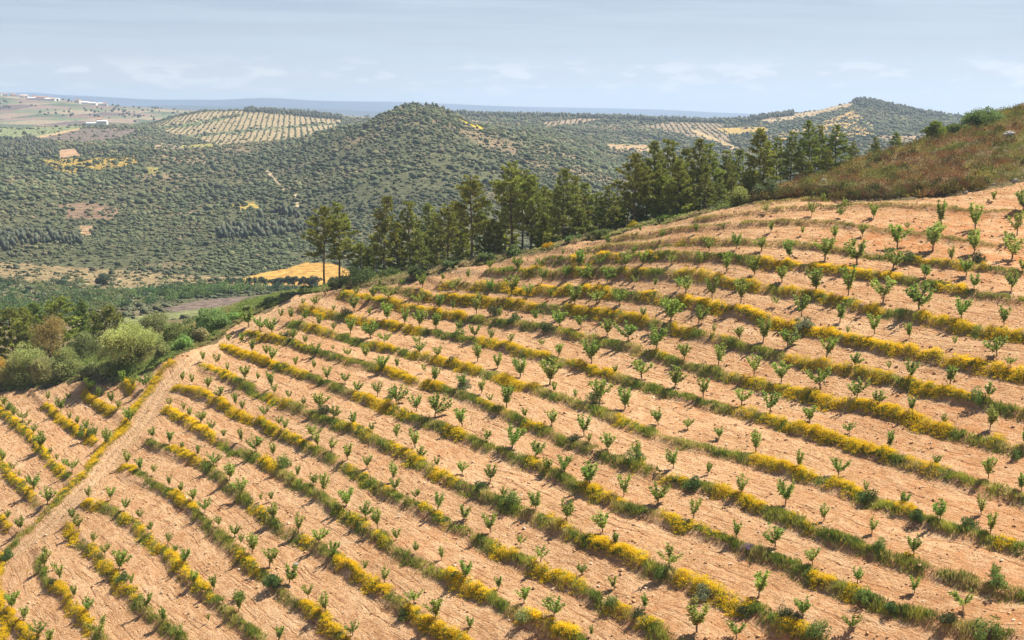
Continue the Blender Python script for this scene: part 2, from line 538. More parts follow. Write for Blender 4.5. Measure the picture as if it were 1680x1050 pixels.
YELLOW = {  # stretches (photograph columns) where the strips flower
 1: [(0, 60, .8)], 2: [(-40, 40, .6), (90, 155, .9)], 3: [(-60, 60, .55), (113, 130, .9), (150, 225, .6)], 4: [(-20, 110, .5), (128, 165, .9), (200, 260, .4), (262, 350, .6)],
 5: [(75, 165, .75), (203, 222, .9), (283, 325, .6), (395, 440, .5), (500, 590, .7)], 6: [(140, 195, .9), (285, 330, .7), (415, 442, .5), (500, 515, .6), (560, 640, .95), (670, 712, .8), (715, 790, .9)],
 7: [(205, 225, .8), (275, 355, .8), (430, 455, .6), (560, 640, .25), (735, 805, .85), (860, 945, .75)], 8: [(287, 432, .92), (440, 512, .6), (560, 640, .25), (690, 740, .35), (815, 850, .7), (875, 960, .7), (1000, 1080, .4)],
 9: [(327, 385, .75), (440, 475, .6), (560, 610, .35), (645, 690, .6), (712, 750, .7), (890, 960, .35), (975, 1055, .95), (1118, 1230, .9), (1287, 1330, .55)],
 10: [(363, 455, .95), (470, 500, .6), (585, 645, .7), (655, 680, .4), (735, 770, .6), (870, 905, .3), (955, 1020, .6), (1085, 1140, .6), (1160, 1200, .35), (1335, 1365, .75), (1390, 1410, .5)],
 11: [(407, 470, .6), (490, 520, .35), (555, 575, .4), (625, 725, .85), (790, 830, .3), (865, 890, .6), (1040, 1060, .3), (1095, 1125, .6), (1180, 1250, .9), (1300, 1340, .35), (1470, 1490, .4)],
 12: [(505, 550, .4), (610, 650, .7), (675, 705, .6), (715, 790, .85), (820, 885, .65), (1015, 1055, .5), (1235, 1340, .95), (1365, 1410, .75), (1465, 1510, .55), (1640, 1660, .5)],
 13: [(493, 545, .7), (575, 690, .7), (785, 855, .65), (865, 905, .6), (935, 1010, .55), (1210, 1245, .5), (1255, 1310, .6), (1315, 1465, .97), (1495, 1545, .6)],
 14: [(560, 600, .4), (575, 625, .7), (635, 765, .95), (920, 960, .3), (1060, 1090, .3), (1200, 1260, .4), (1265, 1330, .6), (1335, 1445, .7), (1400, 1470, .9), (1480, 1560, .9), (1620, 1650, .3)],
 15: [(680, 735, .7), (735, 790, .9), (780, 880, .95), (930, 1065, .65), (1105, 1135, .75), (1160, 1200, .3), (1295, 1440, .75), (1360, 1460, .8), (1485, 1560, .8), (1555, 1620, .5)],
 16: [(725, 800, .35), (825, 935, .8), (950, 1010, .7), (1050, 1090, .5), (1115, 1275, .97), (1262, 1310, .75), (1325, 1380, .9), (1385, 1500, .97), (1495, 1610, .9), (1595, 1730, .97)],
 17: [(850, 905, .4), (935, 975, .6), (1020, 1060, .4), (1115, 1260, .9), (1285, 1330, .85), (1335, 1390, .7), (1405, 1450, .6), (1515, 1600, .85), (1625, 1730, .92)],
 18: [(930, 1020, .4), (1040, 1110, .3), (1245, 1310, .75), (1335, 1410, .8), (1405, 1480, .6), (1545, 1590, .5)],
 19: [(1100, 1180, .25), (1500, 1620, .45)], 20: [], 21: [], 22: [],
}
# trees of the rows: tile origin, then crown centre x, y and total height, all in three-times-enlarged pixels
SAPS = {
 (1120, 100): "635,735,70 690,680,45 795,700,55 780,750,60 940,745,70 1270,750,115 1440,775,115 1645,795,125 1675,700,95 66,830,50 200,820,40 435,815,60 590,840,45 265,890,80 390,900,70 130,905,60 530,930,90 700,920,115 885,835,60 1055,860,120 860,945,120 1230,865,135 1435,890,110 1035,970,115 1620,910,125 215,990,90 85,970,70 355,1000,95 1395,1010,85 1190,1035,65 750,850,60 410,725,50 1530,670,50",
 (1120, 400): "655,185,110 815,190,130 985,225,130 1165,260,130 490,150,80 1195,140,70 1620,185,95 145,215,110 15,195,100 285,240,110 775,340,90 585,300,110 455,280,60 75,355,100 395,430,110 515,470,95 945,400,95 1115,430,75 705,505,120 1370,320,100 1580,360,95 1545,510,100 1340,485,60 175,545,100 350,590,110 485,640,95 10,535,80 675,660,110 1315,650,90 1120,620,90 1015,610,50 855,720,110 100,715,100 290,755,95 430,785,110 25,885,60 625,840,80 1510,870,110 820,910,60 180,935,60 360,980,100 1010,970,90",
 (560, 400): "1165,75,80 1275,85,60 1395,85,80 1485,70,70 1440,35,40 865,100,70 975,95,50 1215,150,90 1100,140,70 1310,160,70 1445,180,50 990,150,70 1625,80,60 1545,190,40 835,190,125 400,190,70 295,195,40 235,240,80 75,235,50 160,240,60 65,300,70 565,200,70 625,160,50 740,210,60 920,225,70 1030,245,50 1150,260,100 1260,255,80 1370,260,95 1665,200,60 1620,325,115 380,275,60 480,290,70 550,305,50 665,300,95 140,340,50 225,330,90 310,365,80 385,370,80 465,390,75 955,355,60 1075,370,75 1180,385,65 1310,410,80 1410,440,85 1550,465,115 580,410,60 655,440,70 45,405,70 145,425,80 210,460,65 370,475,60 985,490,50 1070,525,65 1230,525,125 670,540,85 770,575,75 120,535,60 200,590,80 275,590,50 405,615,50 460,645,75 880,610,90 1025,630,115 1480,610,105 1640,655,105 600,685,80 690,705,75 815,765,105 1270,720,120 1395,765,105 180,720,70 270,750,95 370,785,85 460,800,115 595,850,100 1035,855,80 1195,890,110 1560,855,80 840,955,115 275,925,70 365,960,95 1310,975,90 955,1015,80 1460,1015,90 20,660,60 75,710,60 1350,630,50",
 (0, 400): "720,670,80 655,690,60 435,705,70 485,740,60 550,760,60 300,790,70 605,660,60 1225,365,90 1280,395,75 1340,410,75 1385,350,50 1435,350,60 1505,355,60 1570,385,60 1555,290,60 1190,465,60 1240,500,60 1125,465,40 1310,535,50 1000,555,50 1070,570,55 1455,580,50 1545,605,50 1550,515,70 1640,515,30 1205,635,80 1270,660,40 1340,675,85 1025,690,60 945,670,50 900,660,50 1090,735,60 1160,770,60 1580,775,90 1300,825,60 1375,870,55 1535,920,85 1630,995,65 835,790,50 905,810,40 1190,945,65 1260,990,80 1345,1015,60 755,935,60 835,955,65 900,1000,40 975,1030,55 470,930,50 525,950,75 585,800,50 340,750,40 20,780,50 110,850,60 205,980,75 640,840,75",
 (0, 700): "355,190,85 165,280,75 235,340,80 105,480,75 60,200,55 15,150,60 545,325,65 615,385,65 685,440,50 740,510,55 825,560,60 390,475,75 460,555,60 520,610,65 585,655,110 220,655,80 295,720,75 265,695,40 365,820,60 435,880,75 495,990,105 190,1010,80 690,190,60 760,220,50 895,100,40 1075,475,60 1155,510,65 1130,235,80 1190,300,90 1285,350,45 1335,340,45 1350,430,80 1470,490,95 1570,545,90 1240,590,95 1325,650,105 950,750,75 725,865,85 810,945,75 885,1015,75 1175,870,95 1025,940,45 1425,740,95 1520,815,85 1370,1030,75 1590,285,90 1640,610,75",
 (560, 700): "255,225,95 125,180,75 30,130,85 25,350,90 120,420,80 595,205,65 730,230,85 475,375,95 600,430,75 735,485,95 880,560,75 960,370,85 1110,420,110 1285,480,95 1005,200,75 1100,185,85 1220,240,120 1390,295,105 1555,330,110 1635,155,100 495,640,65 610,710,90 775,770,65 360,840,85 465,910,115 900,840,85 1050,900,120 630,980,60 1180,715,60 1345,780,65 1495,870,75 1610,640,125 55,1000,80 1230,1010,55",
 (1120, 700): "765,195,100 505,320,125 125,205,60 50,400,120 695,435,85 930,500,80 1135,590,95 455,540,110 640,650,90 860,745,80 1140,785,85 375,770,140 590,890,95 835,970,90 70,930,160 265,1010,95 1380,860,120 1505,210,105 1470,385,100",
}
TRACK = [(500, 482, 204), (417, 523, 199), (350, 560, 194), (300, 600, 187), (262, 640, 183), (235, 690, 175), (200, 740, 168), (150, 805, 159), (90, 870, 152), (33, 915, 149), (-40, 960, 146)]
EDGE = [(-300, 690, 215), (-120, 662, 211), (0, 645, 206), (120, 628, 199), (250, 607, 190), (290, 588, 190), (400, 527, 200), (490, 485, 205), (560, 474, 200), (700, 455, 191), (760, 440, 189), (850, 420, 186),
        (930, 402, 182), (1040, 377, 177), (1150, 352, 173), (1240, 330, 172), (1300, 326, 172), (1400, 328, 170), (1520, 326, 168), (1620, 312, 168), (1700, 295, 171), (1900, 270, 176)]
RIGHT = [(1680, 347, 162), (1680, 403, 149), (1680, 450, 139), (1680, 497, 130), (1680, 557, 123), (1680, 616, 117), (1680, 690, 111), (1900, 450, 138), (1900, 700, 105), (1900, 1050, 77)]


def pts(s):
    return np.array([[float(a) for a in p.split(',')] for p in s.split()])


row_lines = []          # (row, pixel points, world XY)
ctrl_xy, ctrl_z, rho_xy, rho_v = [], [], [], []
# how far the hillside is along each sight line: the lower rows follow level contours, the top of the slope is rounded
dep = [(u, v, d * K) for u, v, d in EDGE + RIGHT]
for r, h, s in ROWS:
    if r <= 13:
        p = pts(s)[::2]
        dep += [(u, v, y) for (u, v), y in zip(p, on_level(p[:, 0], p[:, 1], h * K)[:, 1])]
dep = np.array(dep)
DEPTH = TPS(dep[:, :2], np.log(dep[:, 2]), 3e-2)
for r, h, s in ROWS:
    p = pts(s)
    q3 = unproj(p[:, 0], p[:, 1], np.exp(DEPTH(p)))
    xy = q3[:, :2]
    row_lines.append((r, p, xy))
    step = 2 if len(p) > 8 else 1
    ctrl_xy += xy[::step].tolist()
    ctrl_z += q3[::step, 2].tolist()
    rho_xy += xy[::step].tolist()
    rho_v += [r] * len(xy[::step])
for u, v, d in EDGE:
    q = unproj(u, v, d * K)
    ctrl_xy.append(q[:2].tolist())
    ctrl_z.append(q[2])
BEYOND = """0,600,312 0,570,400 0,562,450 -250,640,320 -250,590,420 200,585,292 200,560,350 200,545,430 350,530,300 350,520,370 350,518,450 480,485,300 480,490,360 480,503,450
600,480,290 600,490,340 600,507,450 750,455,265 750,470,310 750,502,430 900,420,250 900,435,290 900,482,420 1050,386,240 1050,402,280 1050,452,400 1200,346,230 1200,362,275 1200,432,400
1300,305,235 1300,322,270 1300,402,400 1400,295,236 1400,268,262 1400,292,310 1400,382,430 1540,272,245 1540,228,285 1540,252,340 1540,342,460 1680,240,250 1680,178,300 1680,202,360 1680,302,480
1900,1050,97 1900,700,136 1900,450,180 1900,200,262 1900,140,310 1900,190,400 -250,1050,185 -250,850,220 -250,740,255 0,1250,148 840,1250,118 1680,1250,90 400,1150,137 1300,1150,112"""
for u, v, d in [p for ln in BEYOND.split('\n') for p in pts(ln)]:
    q = unproj(u, v, d)
    ctrl_xy.append(q[:2].tolist())
    ctrl_z.append(q[2])
for x, y, z in [(-150, 60, -72), (-50, 60, -66), (30, 55, -54), (100, 50, -46), (-60, 15, -26), (0, 30, -33), (60, 10, -22), (0, 10, -9), (0, -2, -2), (0, -30, 1), (-60, -30, -8), (60, -30, -6), (-200, 0, -60), (180, 0, -50)]:
    ctrl_xy.append([x, y])
    ctrl_z.append(CZ + z)
X0, X1, Y0, Y1 = -270.0, 250.0, -40.0, 520.0
HZ = Grid(TPS(ctrl_xy, ctrl_z, 2e-4), X0, X1, Y0, Y1, 2.0)
RHO = Grid(TPS(rho_xy, rho_v, 2e-4), X0, X1, Y0, Y1, 2.0)
track_xy = unproj(*np.array([(a, b, c * K) for a, b, c in TRACK]).T)[:, :2]
edge_xy = unproj(*np.array([(a, b, c * K) for a, b, c in EDGE]).T)[:, :2]
field_poly = np.concatenate([edge_xy, [[260, 150], [260, -60], [-290, -60], [-290, 200]]])


def soil_mask(x, y):
    jx, jy = (vnoise(x, y, 3.5, 3, 3) - .5) * 3.0, (vnoise(x, y, 3.5, 3, 4) - .5) * 3.0
    return in_poly(x + jx, y + jy, field_poly).astype(float)


def ground(x, y, fine=True):
    x, y = np.asarray(x, float), np.asarray(y, float)
    z = HZ(x, y)
    rho = RHO(x, y)
    inside = smooth(seg_dist(x, y, track_xy), 2.2, 5.0) * smooth(rho, .3, .8) * smooth(-rho, -22.4, -21.6) * in_poly(x, y, field_poly)
    a = rho - np.floor(rho)
    saw = (0.5 - a) + smooth(a, .84, .99) - (1 - smooth(a, .0, .05)) * 0.0
    z = z + inside * (0.42 * saw + 0.14 * np.exp(-((a - np.round(a)) / .13) ** 2))
    z = z - .10 * np.exp(-((seg_dist(x, y, track_xy) - .95) / .45) ** 2)
    if fine:
        z = z + (vnoise(x, y, 6.0, 2, 1) - .5) * 0.35 + (vnoise(x, y, .9, 2, 2) - .5) * 0.24
    return z


def raycast(u, v, y0=95.0, y1=330.0):
    """where the sight lines through photograph pixels meet the hillside"""
    ys = np.arange(y0, y1, 0.5)
    P = unproj(np.asarray(u, float)[:, None], np.asarray(v, float)[:, None], ys[None])
    above = P[..., 2] - HZ(P[..., 0], P[..., 1])
    hit = above < 0
    k = np.where(hit.any(1), hit.argmax(1), np.argmin(above, 1))
    i = np.arange(len(k))
    return P[i, k, 0], P[i, k, 1]


# ------------------------------------------------------------------ hillside (one sheet)
gx = np.concatenate([np.arange(X0, -150, 3.0), np.arange(-150, 110, 0.42), np.arange(110, X1 + .1, 3.0)])
gy = np.concatenate([np.arange(Y0, 95, 3.0), np.arange(95, 290, 0.42), np.arange(290, Y1 + .1, 3.0)])
GX, GY = np.meshgrid(gx, gy, indexing='ij')
GZ = ground(GX, GY)
soil = soil_mask(GX, GY)
wildish = (1 - soil) * 0.6
GZ = GZ + wildish * (vnoise(GX, GY, 2.5, 2, 8) - .5)
redv = 0.04 + 0.34 * smooth(GX, -8, 45) * smooth(-GY, -165, -118) + 0.30 * smooth(GX, 25, 80) + 0.6 * smooth(GX, 38, 62) * np.exp(-((RHO(GX, GY) - 19.6) / .7) ** 2)
hm = mesh_from('hillside', np.stack([GX, GY, GZ], -1).reshape(-1, 3), grid_faces(len(gx), len(gy)), [M_SOIL], smooth_shade=True,
               attrs={'rho': RHO(GX, GY).ravel(), 'soil': soil.ravel(), 'red': redv.ravel(), 'rut': np.exp(-((seg_dist(GX, GY, track_xy) - .95) / .42) ** 2).ravel(), 'track': (1 - smooth(seg_dist(GX, GY, track_xy), 1.5, 4.5)).ravel()})
tag(obj('hillside', hm), 'ploughed tan hillside falling towards the valley', 'hillside', kind='structure')


# ------------------------------------------------------------------ far land: hills beyond the valley
def pchip(xk, Yk, x):
    """monotone cubic through knots xk (n), values Yk (n, m); returns (len(x), m)"""
    h = np.diff(xk)[:, None]
    d = np.diff(Yk, axis=0) / h
    m = np.zeros_like(Yk)
    m[0], m[-1] = d[0], d[-1]
    s = d[:-1] * d[1:] > 0
    w1, w2 = 2 * h[1:] + h[:-1], h[1:] + 2 * h[:-1]
    with np.errstate(divide='ignore', invalid='ignore'):
        m[1:-1] = np.where(s, (w1 + w2) / (w1 / d[:-1] + w2 / d[1:]), 0)
    i = np.clip(np.searchsorted(xk, x) - 1, 0, len(xk) - 2)
    t = ((x - xk[i]) / (xk[i + 1] - xk[i]))[:, None]
    hh = (xk[i + 1] - xk[i])[:, None]
    return (2 * t ** 3 - 3 * t ** 2 + 1) * Yk[i] + (t ** 3 - 2 * t ** 2 + t) * hh * m[i] + (-2 * t ** 3 + 3 * t ** 2) * Yk[i + 1] + (t ** 3 - t ** 2) * hh * m[i + 1]


def polar_land(dk, table, uu, dd):
    """far land from sight lines: table {u: [v at each knot distance]} -> points (len(uu), len(dd), 3) and their (u, v)"""
    us = np.array(sorted(table))
    tv = np.array([table[u] for u in sorted(table)], float)
    cols = pchip(us.astype(float), tv, uu)                   # (U, knots)
    Hk = (cols - VH) * np.asarray(dk)[None]                  # proportional to the drop below the eye
    H = pchip(np.log(np.asarray(dk, float)), Hk.T, np.log(dd)).T
    Vv = VH + H / dd[None]
    return unproj(uu[:, None], Vv, dd[None]), Vv


DK = [330, 450, 600, 720, 900, 1150, 1450, 1800, 2300, 2700, 3300]
TAB = {
 -400: [640, 545, 492, 458, 390, 310, 258, 234, 212, 214, 232],
 0: [640, 545, 492, 458, 390, 310, 258, 234, 211, 213, 232],
 150: [640, 545, 492, 457, 390, 310, 255, 230, 207.5, 212, 230],
 240: [640, 545, 492, 454, 389, 309, 252, 236, 209, 206, 226],
 300: [640, 545, 490, 451, 387, 308, 258, 243, 210, 190, 216],
 345: [640, 545, 489, 449, 384, 305, 256, 242, 207, 184, 213],
 400: [640, 545, 488, 447, 381, 300, 252, 238, 205, 183.5, 212],
 480: [640, 545, 485, 441, 376, 291, 238, 230, 206, 188, 214],
 560: [640, 545, 482, 436, 366, 272, 208, 222, 213, 196, 216],
 600: [640, 545, 480, 432, 358, 260, 200, 210, 212, 197, 216],
 640: [640, 545, 480, 430, 350, 249, 185, 198, 208, 196, 216],
 662: [640, 545, 480, 430, 347, 244, 179.0, 194, 206, 194, 215],
 690: [640, 545, 480, 430, 346, 241, 176.5, 190, 204, 192, 213],
 715: [640, 545, 480, 430, 346, 242, 178, 190, 204, 191, 212],
 740: [640, 545, 480, 430, 346, 246, 188, 194, 204, 189, 211],
 800: [640, 545, 480, 430, 350, 257, 211, 205, 203, 190, 212],
 870: [640, 545, 480, 430, 354, 268, 221, 211, 203, 191, 213],
 960: [640, 545, 480, 430, 362, 287, 249, 228, 208, 193, 213],
 1010: [640, 545, 480, 430, 366, 302, 271, 240, 211, 194, 213],
 1100: [640, 545, 480, 430, 370, 310, 279, 248, 216, 198, 215],
 1200: [640, 545, 480, 430, 370, 310, 276, 246, 216, 201, 216],
 1250: [640, 545, 480, 430, 370, 310, 275, 244, 210, 195, 212],
 1330: [640, 545, 480, 430, 370, 310, 273, 242, 202, 182.5, 208],
 1390: [640, 545, 480, 430, 370, 310, 271, 238, 196, 169, 200],
 1412: [640, 545, 480, 430, 370, 310, 270, 236, 194, 164.5, 198],
 1470: [640, 545, 480, 430, 370, 310, 270, 238, 198, 175, 204],
 1520: [640, 545, 480, 430, 370, 310, 270, 240, 204, 186, 209],
 1570: [640, 545, 480, 430, 370, 310, 270, 242, 209, 193, 212],
 1700: [640, 545, 480, 430, 370, 310, 270, 244, 214, 198, 215],
 2100: [640, 545, 480, 430, 370, 310, 270, 244, 214, 198, 215],
}
uu = np.arange(-380, 2080, 2.6)
dd = np.exp(np.linspace(math.log(340), math.log(3250), 430))
HP, HV = polar_land(DK, TAB, uu, dd)
amp = smooth(HP[..., 1], 620, 950) * (1 - .55 * smooth(HP[..., 1], 1600, 2300))
HP[..., 2] += amp * ((vnoise(HP[..., 0], HP[..., 1], 190, 3, 21) - .5) * 17 + (vnoise(HP[..., 0], HP[..., 1], 45, 2, 22) - .5) * 4)
HU = np.broadcast_to(uu[:, None], HV.shape)
HD = np.broadcast_to(dd[None], HV.shape)
_, HVr = project(HP)
cx, cy = HP[..., 0], HP[..., 1]
n_a, n_b = vnoise(cx, cy, 120, 4, 31), vnoise(cx, cy, 60, 3, 32)
hc = np.empty(HV.shape + (3,))
hc[:] = (0.098, 0.100, 0.048)
t3 = lambda m, c: hc.__setitem__(Ellipsis, hc * (1 - m[..., None]) + np.array(c) * m[..., None])
t3(smooth(n_a, .52, .68) * .75, (0.25, 0.175, 0.105))
t3(smooth(n_b, .52, .7) * .6, (0.085, 0.100, 0.045))
cover = np.ones(HV.shape)              # how much scrub grows there
orchard = np.zeros(HV.shape, int)
# (colour, scrub cover, nearest, farthest, outline in the view, orchard?)
PATCH = [
 ((.32, .245, .135), .02, 1800, 2760, "232,209 262,200 300,190 345,182 400,181 445,182 490,190 562,196 556,206 500,226 430,242 380,245 310,226 250,214", 1),
 ((.15, .17, .075), .45, 1800, 2700, "236,209 290,205 330,198 372,190 400,187 402,190 372,195 330,204 290,210 240,213", 0),
 ((.17, .18, .085), .35, 1800, 2700, "300,222 350,217 420,210 490,205 560,201 560,204 490,209 420,215 350,222 305,226", 0),
 ((.30, .215, .14), .10, 1500, 1950, "242,242 270,232 350,230 352,245 262,249", 2),
 ((.30, .26, .07), .1, 1500, 1950, "290,235 352,231 350,241 300,243", 0),
 ((.20, .22, .105), .06, 1850, 2700, "-400,206 0,207 150,206 60,224 0,236 -400,240", 0),
 ((.16, .125, .10), .12, 1750, 2500, "60,228 140,211 230,212 200,226 130,235", 0),
 ((.42, .29, .16), .0, 1700, 2600, "50,226 90,218 130,210 133,213 92,221 55,229", 0),
 ((.40, .25, .145), .0, 1250, 1800, "94,246 125,244 131,258 94,259", 0),
 ((.33, .225, .055), .25, 1100, 1560, "54,263 140,259 220,256 224,267 180,276 135,281 108,289 90,281", 3),
 ((.28, .24, .07), .3, 1100, 1500, "236,276 258,275 259,285 240,286", 0),
 ((.36, .235, .13), .05, 800, 1200, "131,371 151,370 148,386 139,392 132,386", 0),
 ((.25, .185, .095), .28, 600, 860, "-400,425 0,430 150,440 300,452 420,455 420,480 130,478 0,455 -400,450", 0),
 ((.44, .25, .065), .0, 600, 860, "392,460 430,448 470,441 500,431 545,432 575,445 580,468 540,470 400,467", 0),
 ((.46, .40, .31), .0, 560, 760, "140,474 260,471 420,467 520,471 520,474 420,470 260,474 140,477", 0),
 ((.165, .12, .095), .02, 440, 640, "262,507 330,493 430,484 490,487 400,497 300,513", 0),
 ((.175, .185, .075), .02, 400, 640, "190,522 300,510 400,498 480,489 520,500 470,514 300,527 200,530", 0),
 ((.42, .32, .20), .0, 900, 1300, "434,280 440,279 468,312 462,314", 0),
 ((.42, .32, .20), .0, 850, 1250, "480,318 486,318 493,340 487,342", 0),
 ((.36, .26, .07), .3, 950, 1250, "374,338 392,331 416,331 426,341 392,343", 0),
 ((.22, .145, .09), .35, 850, 1250, "95,337 150,330 200,345 180,360 110,358", 0),
 ((.30, .215, .14), .02, 2000, 2800, "762,196 800,200 872,204 960,193 1000,195 880,212 822,217 790,207", 2),
 ((.50, .36, .02), .1, 1350, 2200, "750,193 775,199 795,211 785,213 765,203", 0),
 ((.27, .20, .125), .05, 1500, 2700, "1048,208 1100,200 1185,203 1200,238 1150,228 1095,216", 2),
 ((.38, .26, .14), .05, 1350, 2200, "995,236 1062,238 1070,250 998,244", 0),
 ((.42, .29, .09), .08, 1900, 2750, "1175,210 1255,208 1260,217 1195,221", 0),
 ((.40, .29, .15), .03, 1500, 2400, "1130,214 1145,214 1215,244 1200,246", 0),
 ((.37, .275, .165), .05, 2300, 2800, "1235,197 1290,189 1330,181 1396,166 1402,173 1340,190 1265,203", 0),
 ((.40, .27, .10), .42, 1900, 2750, "1255,222 1335,206 1400,181 1432,206 1436,238 1385,236 1330,214 1265,236", 0),
 ((.30, .21, .12), .25, 1700, 2500, "1440,224 1530,219 1535,226 1445,232", 0),
]
for c, cv, d0, d1, poly, orch in PATCH:
    pol = pts(poly)
    j = (vnoise(cx, cy, 25, 2, 40) - .5) * 3
    m = in_poly(HU + j * 1.5, HVr + j * .7, pol) & (HD > d0) & (HD < d1)
    hc[m] = np.array(c) * (1 + .25 * (n_b[m] - .5))[:, None]
    cover[m] = cv
    orchard[m] = orch
dark_wood = (vnoise(cx, cy, 60, 3, 54) > .40) & in_poly(HU, HVr, pts("-400,228 0,232 50,228 92,240 93,258 0,259 -400,262")) & (HD > 1250) & (HD < 2000)
bands = (smooth(vnoise(cx, cy, 170, 2, 51), .55, .66) * ((HVr > 355) & (HVr < 425) & (HU < 520)) + (in_poly(HU, HVr, pts("0,385 120,378 140,410 60,430 0,425 -300,420"))) * .7
         + (in_poly(HU, HVr, pts("345,375 470,345 520,360 530,385 440,395 360,396"))) * .7) * (HD < 1200) * smooth(vnoise(cx, cy, 38, 3, 53), .40, .62)
hl = mesh_from('hills', HP.reshape(-1, 3), grid_faces(len(uu), len(dd)), [M_LAND], col=hc.reshape(-1, 3), smooth_shade=True)
tag(obj('hills', hl), 'scrub covered hills and valley floor with fields and olive groves', 'hills', kind='structure')

# plateau with the village, and the far ridges
DK2 = [2700, 3300, 3800, 4300, 5200]
TAB2 = {-450: [216, 196, 172, 157, 172], 0: [215, 194, 170, 156.5, 172], 60: [215, 193, 172, 160.5, 175], 100: [215, 193, 174, 163.5, 178], 150: [216, 194, 177, 170, 182], 200: [217, 195, 180, 175.5, 185],
        330: [219, 199, 185, 181, 190], 500: [221, 206, 194, 188, 195], 700: [224, 212, 200, 196, 203]}
u2 = np.arange(-440, 690, 4.0)
d2 = np.exp(np.linspace(math.log(2750), math.log(5150), 120))
PP, PV = polar_land(DK2, TAB2, u2, d2)
PP[..., 2] += (vnoise(PP[..., 0], PP[..., 1], 300, 3, 61) - .5) * 9
cell = np.floor(PP[..., 0] / 90 + vnoise(PP[..., 0], PP[..., 1], 200, 2, 63)) * 7 + np.floor(PP[..., 1] / 170 + vnoise(PP[..., 0], PP[..., 1], 250, 2, 64) * 1.5) * 13
pal = np.array([(.24, .17, .13), (.14, .17, .09), (.27, .20, .14), (.10, .12, .07), (.21, .14, .11), (.16, .17, .10), (.29, .23, .15), (.13, .10, .09)])
pc = pal[(np.abs(cell).astype(int) * 31 + 3) % 8]
tag(obj('plateau', mesh_from('plateau', PP.reshape(-1, 3), grid_faces(len(u2), len(d2)), [M_LAND], col=pc.reshape(-1, 3), smooth_shade=True)), 'patchwork farmland plateau below the far village', 'plateau', kind='structure')
RIDGES = [
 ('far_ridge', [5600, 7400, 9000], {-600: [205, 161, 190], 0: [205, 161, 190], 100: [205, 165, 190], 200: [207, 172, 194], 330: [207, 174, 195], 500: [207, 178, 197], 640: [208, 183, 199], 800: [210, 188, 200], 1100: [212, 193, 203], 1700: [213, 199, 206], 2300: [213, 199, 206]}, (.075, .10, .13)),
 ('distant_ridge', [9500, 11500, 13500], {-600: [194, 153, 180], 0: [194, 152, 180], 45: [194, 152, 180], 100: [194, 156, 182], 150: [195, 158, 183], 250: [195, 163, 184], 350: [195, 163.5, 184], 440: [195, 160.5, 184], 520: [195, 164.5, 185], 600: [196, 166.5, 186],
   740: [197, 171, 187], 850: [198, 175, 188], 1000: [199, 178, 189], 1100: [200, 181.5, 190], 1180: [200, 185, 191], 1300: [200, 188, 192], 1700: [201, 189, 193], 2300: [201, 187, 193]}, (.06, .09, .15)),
]
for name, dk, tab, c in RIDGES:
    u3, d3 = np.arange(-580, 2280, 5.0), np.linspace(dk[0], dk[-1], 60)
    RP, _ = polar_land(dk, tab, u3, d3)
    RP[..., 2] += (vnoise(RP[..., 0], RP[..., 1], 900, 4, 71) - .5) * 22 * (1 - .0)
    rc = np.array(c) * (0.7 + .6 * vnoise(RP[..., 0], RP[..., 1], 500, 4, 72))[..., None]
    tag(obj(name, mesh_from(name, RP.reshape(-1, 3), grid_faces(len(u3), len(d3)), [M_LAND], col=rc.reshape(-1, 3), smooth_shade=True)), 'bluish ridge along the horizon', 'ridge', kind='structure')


def land_z(P, u, d):
    """height of a polar sheet at (u, d): nearest vertex pair, linear"""
    pass


def scatter_on(dens, n, rng):
    """n random points on the hills sheet, weighted by dens (per vertex) times area; returns points and vertex indices"""
    A = np.linalg.norm(np.cross(HP[1:, :-1] - HP[:-1, :-1], HP[:-1, 1:] - HP[:-1, :-1]), axis=-1)
    wgt = (A * dens[:-1, :-1]).ravel()
    idx = rng.choice(len(wgt), n, p=wgt / wgt.sum())
    i, j = np.unravel_index(idx, A.shape)
    s, t = rng.random((2, n, 1))
    P = HP[i, j] * (1 - s) * (1 - t) + HP[i + 1, j] * s * (1 - t) + HP[i, j + 1] * (1 - s) * t + HP[i + 1, j + 1] * s * t
    return P, i, j


rng = np.random.default_rng(77)
# scrub over the slopes
dens = cover * (0.55 + 1.0 * smooth(n_b, .40, .6)) * np.where(HD < 600, .5, 1) * (1 / (1 + (HD / 1500) ** 2)) * (HD > 470)
dens = dens * ((HU > -200) & (HU < 1880))
P, i, j = scatter_on(dens, 190000, rng)
R = rng.gamma(3.5, .29, len(P)).clip(.35, 3.2) * (0.8 + .35 * HD[i, j] / 1200)
tone = vnoise(P[:, 0], P[:, 1], 70, 3, 33)
palg = np.array([(.085, .100, .042), (.115, .122, .052), (.066, .085, .038), (.15, .14, .062), (.10, .115, .058), (.052, .066, .036), (.19, .14, .08)])
near = HD[i, j] < 1000
P = np.concatenate([P, np.repeat(P[near], 2, 0) + rng.normal(0, .8, (2 * near.sum(), 3)) * np.array([1, 1, .15])])
R = np.concatenate([np.where(near, R * .72, R), np.repeat(R[near], 2) * .55])
tone = np.concatenate([tone, np.repeat(tone[near], 2)])
ci = np.clip(((tone - .5) * 9 + 3.2 + rng.normal(0, 1.7, len(P))).astype(int), 0, 6)
cc = (palg[[5, 2, 0, 4, 1, 3, 6]][ci] * .68 + .32 * np.array((.108, .116, .054))) * rng.uniform(.75, 1.25, (len(P), 1)) * (.62 + .76 * vnoise(P[:, 0], P[:, 1], 140, 3, 34))[:, None]
V, F = blobs(P, R, R * rng.uniform(1.0, 1.8, len(P)), rng, .42)
tag(obj('scrub', mesh_from('scrub', V, F, [M_SCRUB], col=np.repeat(cc, 12, 0), smooth_shade=True)), 'dense grey green scrub covering the hills beyond the valley', 'scrub', kind='stuff')
